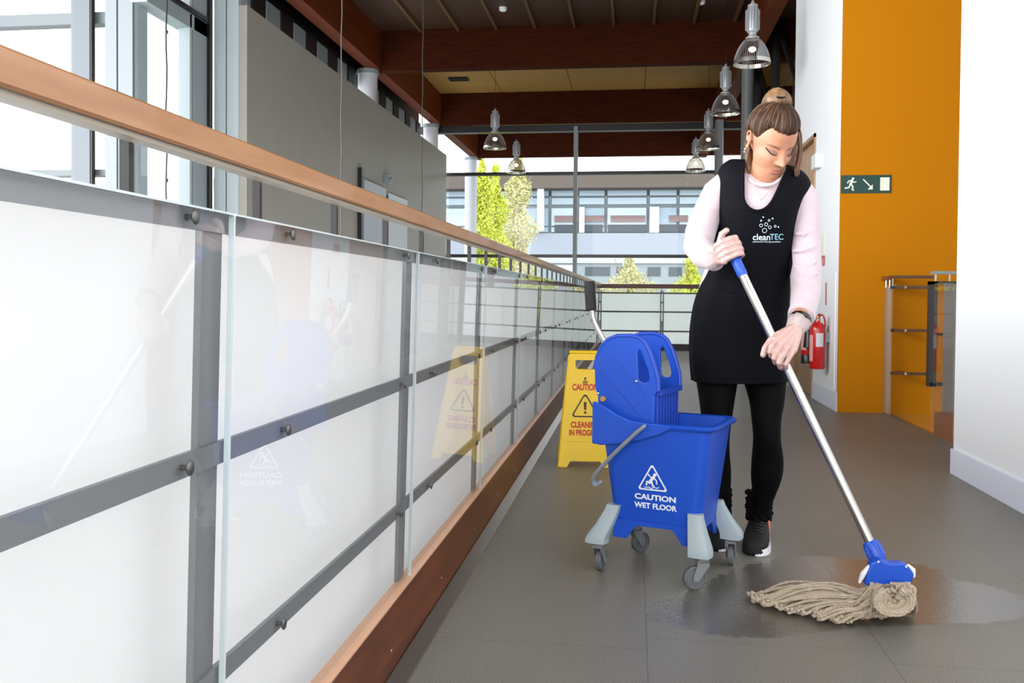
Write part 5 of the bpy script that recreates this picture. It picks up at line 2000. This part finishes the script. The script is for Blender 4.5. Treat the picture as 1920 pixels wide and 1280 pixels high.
# top knot: strands arching over, black band, short tail in front
kc = HM @ (K * 0.128)
kn = MB()
Kw = (HM.to_3x3() @ K).normalized()
lat = Vector((1, 0, 0))
lat = (lat - Kw * lat.dot(Kw)).normalized()
dep = Kw.cross(lat).normalized()
if dep.y > 0:
    dep = -dep
Zu = Vector((0, 0, 1))
bc = wp_(W(1456, 188, 3.09))
kn.ball(bc, (0.040, 0.032, 0.030), 20, 12)
for k in range(110):
    t = hrnd.uniform(-1, 1)
    rr = hrnd.uniform(0.92, 1.12)
    yo = t * 0.026
    hgt = 0.053 * math.sqrt(max(0.05, 1 - t * t * 0.8)) * rr
    wdt = 0.044 * math.sqrt(max(0.1, 1 - t * t * 0.7)) * rr
    pts = []
    for j in range(11):
        an = PI * (0.02 + 0.96 * j / 10)
        pts.append(bc + Vector((-math.cos(an) * wdt + 0.004 * math.sin(an), yo * (0.7 + 0.3 * math.sin(an)), -0.018 + hgt * math.sin(an) * (1.0 if j < 6 else 0.95))))
    kn.tube(pts, 0.0021, 5)
# tail folded forward
for k in range(26):
    x0 = hrnd.uniform(-0.008, 0.008)
    P0 = bc + Vector((0.010 + x0, -0.026, 0.020))
    kn.tube([P0 + Vector((-0.002, 0.012, 0.012)), P0, P0 + Vector((0.001 + x0 * .2, -0.006, -0.014)), P0 + Vector((0.003 + x0 * .5, -0.006, -0.030 - hrnd.random() * 0.012))], [0.0018, 0.0020, 0.0018, 0.0008], 5)
obj('hair_bun', kn, HAIRB, wo, angle=180)
obj('hair_band', MB().tube([bc + Vector((0.010 + 0.013 * math.cos(t), -0.029 + 0.006 * math.sin(t), 0.004 + 0.003 * math.sin(t))) for t in [2 * PI * i / 16 for i in range(17)]], 0.0035, 8), BLACKP, wo)
# loose lower hair
lk = MB()
for k in range(150):
    u = hrnd.random()
    v = hrnd.random()
    # image left lock in front of and behind the ear
    pts = [W(1418 - 10 * u, 232 + 8 * v, 3.12 + 0.035 * u), W(1409 - 9 * u, 256, 3.145 + 0.03 * u), W(1404 - 8 * u + 9 * v, 284, 3.15 + 0.03 * v), W(1400 + 16 * v - 2 * u, 303 + 8 * u, 3.14 + 0.03 * v), W(1404 + 16 * v, 315 + 12 * hrnd.random(), 3.13 + 0.03 * v)]
    lk.tube([wp_(p) for p in spline([tuple(p) for p in pts], 3)], [0.0020] * 12 + [0.0007], 5)
for k in range(120):
    u = hrnd.random()
    v = hrnd.random()
    pts = [W(1488 + 8 * u, 228 + 8 * v, 3.10 + 0.03 * v), W(1496 + 7 * u, 252, 3.10 + 0.04 * v), W(1499 + 6 * u - 4 * v, 284, 3.10 + 0.04 * v), W(1496 + 6 * u - 6 * v, 308, 3.10 + 0.04 * v), W(1491 + 8 * u - 3 * v, 320 + 12 * hrnd.random(), 3.10 + 0.04 * v)]
    lk.tube([wp_(p) for p in spline([tuple(p) for p in pts], 3)], [0.0019] * 12 + [0.0007], 5)
for k in range(150):
    u = hrnd.random()
    x = 1406 + 92 * u
    pts = [W(x, 225, 3.20), W(x, 255, 3.225), W(x + (1450 - x) * .1, 285, 3.225), W(x + (1450 - x) * .18, 308 + 8 * hrnd.random(), 3.215)]
    lk.tube([wp_(p) for p in spline([tuple(p) for p in pts], 3)], [0.0024] * 9 + [0.001], 5)
obj('loose_hair', lk, mat('mid_brown_hair', (0.50, 0.37, 0.27), 0.42, col2=(0.33, 0.23, 0.17), nscale=18, spec=0.5), wo, angle=180)

# --- sweater
sw = MB()
srows = [(xl + 2, yl, xr - 2, yr, Y + (0.03 if yl < 312 else 0), b - 0.004 - (0.014 if yl < 325 else 0)) for xl, yl, xr, yr, Y, b in torso_rows[3:]]
sw.rings(loftpx(srows, k=3, n=32))
sw.tube([wp_(p) for p in (W(1432, 400, 3.195), W(1432, 376, 3.18), W(1433, 358, 3.165), W(1434, 350, 3.160))], [0.086, 0.076, 0.069, 0.066], 28)
al = [(1368, 340, 3.20), (1345, 362, 3.20), (1326, 400, 3.185), (1313, 436, 3.15), (1309, 462, 3.11), (1320, 478, 3.06), (1334, 484, 3.03), (1343, 487, 3.015)]
sw.tube([wp_(W(*p)) for p in al], [0.046, 0.052, 0.050, 0.052, 0.050, 0.046, 0.039, 0.035], 22)
ar = [(1492, 352, 3.20), (1504, 374, 3.20), (1509, 410, 3.20), (1510, 455, 3.185), (1511, 505, 3.15), (1511, 545, 3.07), (1507, 575, 2.99), (1501, 596, 2.935)]
sw.tube([wp_(W(*p)) for p in ar], [0.050, 0.056, 0.053, 0.050, 0.052, 0.048, 0.043, 0.038], 22)
# folds of the sleeves
for (x0, y0, x1, y1, Y) in ((1292, 462, 1318, 480, 3.075), (1300, 446, 1322, 470, 3.09), (1338, 372, 1318, 412, 3.15), (1488, 470, 1526, 462, 3.12), (1490, 500, 1530, 490, 3.09), (1494, 525, 1532, 512, 3.05), (1492, 438, 1522, 432, 3.14), (1494, 398, 1520, 420, 3.16)):
    sw.tube([wp_(W(x0, y0, Y + 0.006)), wp_(W((x0 + x1) / 2, (y0 + y1) / 2 + 3, Y - 0.005)), wp_(W(x1, y1, Y + 0.006))], [0.006, 0.009, 0.006], 10, round_ends=True)
# hem of the cardigan hanging past the tabard on the left
sw.rings([ringpx(1325, 495, 1352, 495, 3.27, 0.05), ringpx(1318, 515, 1345, 515, 3.28, 0.05), ringpx(1311, 538, 1336, 538, 3.29, 0.045), ringpx(1307, 556, 1322, 550, 3.29, 0.03)])
so2 = obj('sweater', sw, SWEAT, wo, angle=180)
q = so2.modifiers.new('fuse', 'REMESH')
q.mode = 'VOXEL'
q.voxel_size = 0.0045
q.use_smooth_shade = True
q = so2.modifiers.new('relax', 'SMOOTH')
q.iterations = 6
q.factor = 0.6
ck = [W(1406 + 2, 336, 3.165), W(1414, 346, 3.12), W(1428, 355, 3.105), W(1444, 353, 3.105), W(1458, 342, 3.115), W(1464, 332, 3.15)]
# collar ring round the neck
colp = [(1399, 322, 3.17), (1404, 334, 3.125), (1415, 343, 3.095), (1430, 347.5, 3.085), (1446, 346, 3.087), (1459, 339, 3.105), (1467, 330, 3.145), (1466, 316, 3.22), (1436, 304, 3.26), (1405, 308, 3.22), (1399, 322, 3.17)]
obj('sweater_collar', MB().tube([wp_(W(*q_)) for q_ in spline(colp, 4)], 0.0055, 10), SWEAT, wo)
for cpt, tg, rr in ((W(1340, 486, 3.018), W(1326, 480, 3.05), 0.036), (W(1502.5, 592, 2.945), W(1508, 570, 3.0), 0.0395)):
    axc = (tg - cpt).normalized()
    a_ = axc.cross(Vector((0, 1, 0))).normalized()
    b_ = axc.cross(a_)
    R = []
    for j in range(9):
        h = -0.010 + 0.045 * j / 8
        R.append([wp_(cpt + axc * h + (a_ * math.cos(2 * PI * k / 60) + b_ * math.sin(2 * PI * k / 60)) * (rr + 0.0012 * (k % 2) + 0.002 * math.sin(PI * j / 8))) for k in range(60)])
    inn = [[wp_(cpt + axc * h + (a_ * math.cos(2 * PI * k / 60) + b_ * math.sin(2 * PI * k / 60)) * (rr - 0.004)) for k in range(60)] for h in (0.03, -0.010)]
    obj('sleeve_cuff', MB().rings(R + inn, cap=False, closed=True), SWEAT, wo)

# --- necklace
ncl = [(1410, 338), (1414, 352), (1421, 364), (1428, 374), (1436, 366), (1446, 354), (1454, 344)]
# --- tabard: torso surface grown outwards, cut at the neck opening and arm holes
ap = MB()
arows = spline([(xl - 2, yl, xr + 2, yr, Y, b + 0.009) for xl, yl, xr, yr, Y, b in torso_rows], 14)
NR = 200
AR = []
for i, r in enumerate(arows):
    ring = ringpx(*r[:6], n=NR)
    t = i / len(arows)
    out_ = []
    c = sum(ring, Vector()) / NR
    for k, p in enumerate(ring):
        a = 2 * PI * k / NR
        # hanging folds, deeper towards the hem
        f_ = (0.0035 * math.sin(a * 7 + 0.6) + 0.002 * math.sin(a * 13 + t * 4.5)) * max(0, 0.8 - t) * 1.2
        dirv = (p - c)
        dirv.z = 0
        out_.append(p + dirv.normalized() * f_)
    AR.append(out_)


def pip(x, y, poly):
    ins = False
    j = len(poly) - 1
    for i in range(len(poly)):
        xi, yi = poly[i]
        xj, yj = poly[j]
        if (yi > y) != (yj > y) and x < (xj - xi) * (y - yi) / (yj - yi) + xi:
            ins = not ins
        j = i
    return ins


neck = [(1397, 290), (1395, 322), (1395, 350), (1395, 372), (1400, 386), (1412, 394), (1425, 395), (1437, 390), (1448, 378), (1458, 358), (1466, 338), (1474, 318), (1478, 290)]
base_vs = [p for r in AR for p in r]
fs = []
for i in range(len(AR) - 1):
    for k in range(NR):
        k2 = (k + 1) % NR
        q4 = (i * NR + k, i * NR + k2, (i + 1) * NR + k2, (i + 1) * NR + k)
        c = sum((base_vs[j] for j in q4), Vector()) / 4 + wl
        x, y = PX(c)
        front = c.y < 3.20
        if front and pip(x, y, neck):
            continue
        if not front and y < 330 and 1392 < x < 1478:
            continue
        fs.append(q4)
ap.add(base_vs, fs)
# pull the border vertices onto the smooth neckline
apo = obj('tabard', ap, NAVY, wo, angle=180, solid=0.003)
apo.modifiers['solid'].offset = 1.0
# bound edge of the neckline and pocket seam
bvh = BVHTree.FromPolygons([Vector(p) for p in ap.v], [tuple(f) for f in AR and [(i * NR + k, i * NR + (k + 1) % NR, (i + 1) * NR + (k + 1) % NR, (i + 1) * NR + k) for i in range(len(AR) - 1) for k in range(NR)]])
CL = CAM - wl


def onap(px, py, off=0.002):
    r = ray(px, py).normalized()
    hit = bvh.ray_cast(CL, r)
    if hit[0] is None:
        return None
    return hit[0] - r * off


def tube_on(pts, rad, name, m, off=0.002, k=5, n=8, par=wo):
    q_ = [onap(x, y, off) for x, y in spline(pts, k)]
    q_ = [p for p in q_ if p is not None]
    return obj(name, MB().tube(q_, rad, n, round_ends=True), m, par)


tube_on([(1394, 306), (1393, 330), (1393, 352), (1394, 374), (1402, 388), (1414, 395), (1426, 395), (1438, 389), (1449, 376), (1459, 356), (1467, 338), (1474, 324)], 0.0055, 'neckline_binding', NAVY, 0.002)
tube_on([(1346, 531), (1354, 541), (1366, 547), (1380, 550)], 0.0022, 'pocket_seam', NAVY, 0.003)
tube_on([(1304, 706), (1350, 708), (1400, 709), (1440, 709), (1472, 707)], 0.002, 'hem_seam', NAVY, 0.003)
obj('side_tie', MB().tube([wp_(W(1484, 470, 3.16)), wp_(W(1485, 495, 3.14)), wp_(W(1483, 512, 3.13)), wp_(W(1487, 520, 3.13))], [0.004, 0.006, 0.009, 0.004], 8, round_ends=True), NAVY, wo)
nk_ = [bvh.ray_cast(CL, ray(x, y).normalized())[0] for x, y in spline(ncl, 4)]
GOLD = mat('gold_chain', (0.80, 0.66, 0.45), 0.3, metal=0.8)
obj('necklace', MB().tube([p + Vector((0, 0.004, 0)) for p in nk_ if p is not None], 0.0007, 6), GOLD, wo)
# print on the chest
LOGO = mat('logo_print', (0.80, 0.86, 0.90), 0.6)
LOGB = mat('logo_print_blue', (0.55, 0.72, 0.80), 0.6)


def project_px(mb, cx, cy, sx, sy=None, off=0.0055):
    """lay flat artwork (x, y in units) on the tabard around a photo position"""
    sy = sy or sx
    vs = []
    for x, y, z in mb.v:
        p = onap(cx + x * sx, cy - y * sy, off)
        vs.append(p if p is not None else Vector((0, 0, 0)))
    mb.v = [tuple(v) for v in vs]
    return mb


t1_ = text_mb('clean', 16.5, 0.2, 1.0, 'LEFT', 0.0)
obj('logo_word_clean', project_px(t1_, 1411, 445, 1.0), LOGO, wo, smooth=False)
t2_ = text_mb('TEC', 15.5, 0.1, 0.92, 'LEFT', 0.0)
obj('logo_word_tec', project_px(t2_, 1443.5, 444.5, 1.0), LOGB, wo, smooth=False)
t3_ = text_mb('commercial cleaning specialists', 4.4, 0.0, 0.96, 'LEFT', 0.0)
obj('logo_strapline', project_px(t3_, 1411, 453, 1.0), LOGO, wo, smooth=False)
bub = MB()
for x, y, r in ((1433.5, 432, 4.6), (1436.5, 420.5, 3.4), (1427, 422.5, 3.2), (1443.5, 426, 3.2), (1442, 413, 2.2), (1448.5, 409.5, 1.6), (1431, 407, 1.4), (1427, 413.5, 1.6), (1453.5, 424, 2.4), (1459.5, 425.5, 1.4)):
    nn = 22
    bub.rings([[(x - 1435 + rr * math.cos(2 * PI * k / nn), -(y - 430) + rr * math.sin(2 * PI * k / nn), 0) for k in range(nn)] for rr in (r, r - 0.9)], cap=False)
obj('logo_bubbles', project_px(bub, 1435, 430, 1.0), LOGO, wo, smooth=False)

# --- leggings
lg_ = MB()
for lg in (legL, legR):
    lg_.rings(loftpx(lg, k=5, n=28, ex=2.0))
lg_.rings(loftpx([(a + 4, b, c - 4, d, e, f - 0.006) for a, b, c, d, e, f in torso_rows[:4]], k=3, n=32))
lo = obj('leggings', lg_, LEGB, wo, angle=180)
q = lo.modifiers.new('fuse', 'REMESH')
q.mode = 'VOXEL'
q.voxel_size = 0.005
q.use_smooth_shade = True
q = lo.modifiers.new('relax', 'SMOOTH')
q.iterations = 4

# --- shoes
SHB = mat('black_knit_trainer', (0.04, 0.04, 0.045), 0.7, bump=0.4, bscale=200)
SOLE = mat('white_sole', (0.90, 0.90, 0.92), 0.5)
CORAL = mat('coral_accent', (0.90, 0.42, 0.38), 0.5)


def shoe(px, py, ang, ankle):
    g_ = G(px, py)                       # toe tip on the floor
    M = Matrix.Translation(wp_(Vector((g_.x, g_.y, 0)))) @ Matrix.Rotation(ang, 4, 'Z')
    L = 0.255
    secs = []
    #        y (from toe), half width, height, roundness
    for y, w_, h, in ((0.000, 0.016, 0.030), (0.010, 0.030, 0.044), (0.035, 0.042, 0.056), (0.075, 0.046, 0.066), (0.120, 0.043, 0.082), (0.160, 0.039, 0.098), (0.200, 0.036, 0.105), (0.235, 0.032, 0.098), (0.250, 0.022, 0.080), (0.256, 0.010, 0.06)):
        ring = []
        for k in range(24):
            t = 2 * PI * k / 24
            cx, sz = math.cos(t), math.sin(t)
            kx = (abs(cx) ** 2.6 + abs(sz) ** 2.6) ** (-1 / 2.6)
            z0 = 0.018
            ring.append((cx * w_ * kx, y, z0 + (h - z0) * (0.5 + 0.5 * sz * kx)))
        secs.append(ring)
    mb = MB().rings(secs)
    mb.xf(M)
    up = obj('shoe', mb, SHB, wo, angle=180)
    ss = []
    for z, gr in ((0.0, -0.004), (0.004, 0.0015), (0.014, 0.003), (0.026, 0.0015), (0.027, -0.002)):
        ring = []
        for (y, w_) in ((-0.006, 0.012), (0.006, 0.028), (0.035, 0.0425), (0.08, 0.046), (0.13, 0.041), (0.18, 0.036), (0.225, 0.034), (0.255, 0.018)):
            ring.append((w_ + gr, y, z + (0.010 if y < 0.0 else 0)))
        for (y, w_) in reversed(((-0.006, 0.012), (0.006, 0.028), (0.035, 0.0425), (0.08, 0.046), (0.13, 0.041), (0.18, 0.036), (0.225, 0.034), (0.255, 0.018))):
            ring.append((-w_ - gr, y, z + (0.010 if y < 0.0 else 0)))
        ss.append(ring)
    sm = MB().rings(ss)
    sm.xf(M)
    obj('sole', sm, SHB, up, smooth=True, angle=60)
    wg = MB().rings([[(w_ + 0.0052, y, 0.002), (w_ + 0.0052, y, 0.024 + 0.008 * k / 6), (w_ - 0.006, y, 0.026), (w_ - 0.006, y, 0.002)] for k, (y, w_) in enumerate(((-0.004, 0.010), (0.006, 0.026), (0.020, 0.036), (0.04, 0.0435), (0.08, 0.046), (0.13, 0.041), (0.18, 0.036)))])
    wg.xf(M)
    obj('white_sole_side', wg, SOLE, up, smooth=False)
    ac = MB().tube([(0.041, 0.100, 0.045), (0.040, 0.140, 0.058), (0.038, 0.165, 0.075), (0.036, 0.170, 0.092)], 0.0035, 8, round_ends=True, flat=0.5)
    ac.tube([(0.0, 0.205, 0.165), (0.004, 0.204, 0.19)], 0.005, 6, round_ends=True)
    ac.xf(M)
    obj('coral_trim', ac, CORAL, up)
    # laces
    lc = MB()
    for y, z in ((0.085, 0.071), (0.102, 0.077), (0.119, 0.084), (0.136, 0.091)):
        lc.tube([(-0.022, y, z - 0.004), (0, y - 0.004, z + 0.002), (0.022, y, z - 0.004)], 0.0025, 6, round_ends=True)
    lc.xf(M)
    obj('laces', lc, BLACKP, up)
    # fluffy sock round the ankle
    fr_ = MB()
    for k in range(330):
        t = hrnd.uniform(0, 2 * PI)
        z = 0.085 + 0.105 * hrnd.random()
        c = M @ Vector((0.040 * math.cos(t), 0.185 + 0.046 * math.sin(t), z))
        fr_.ball(c + Vector((hrnd.uniform(-.004, .004), hrnd.uniform(-.004, .004), 0)), hrnd.uniform(0.004, 0.0095), 6, 4)
    fr_.rings([[M @ Vector((0.037 * math.cos(2 * PI * k / 20), 0.185 + 0.043 * math.sin(2 * PI * k / 20), z)) for k in range(20)] for z in (0.07, 0.12, 0.19)])
    obj('fluffy_sock', fr_, LEGB, wo, angle=180)


shoe(1414, 1043, math.radians(-12), None)
shoe(1345, 1034, math.radians(-6), None)
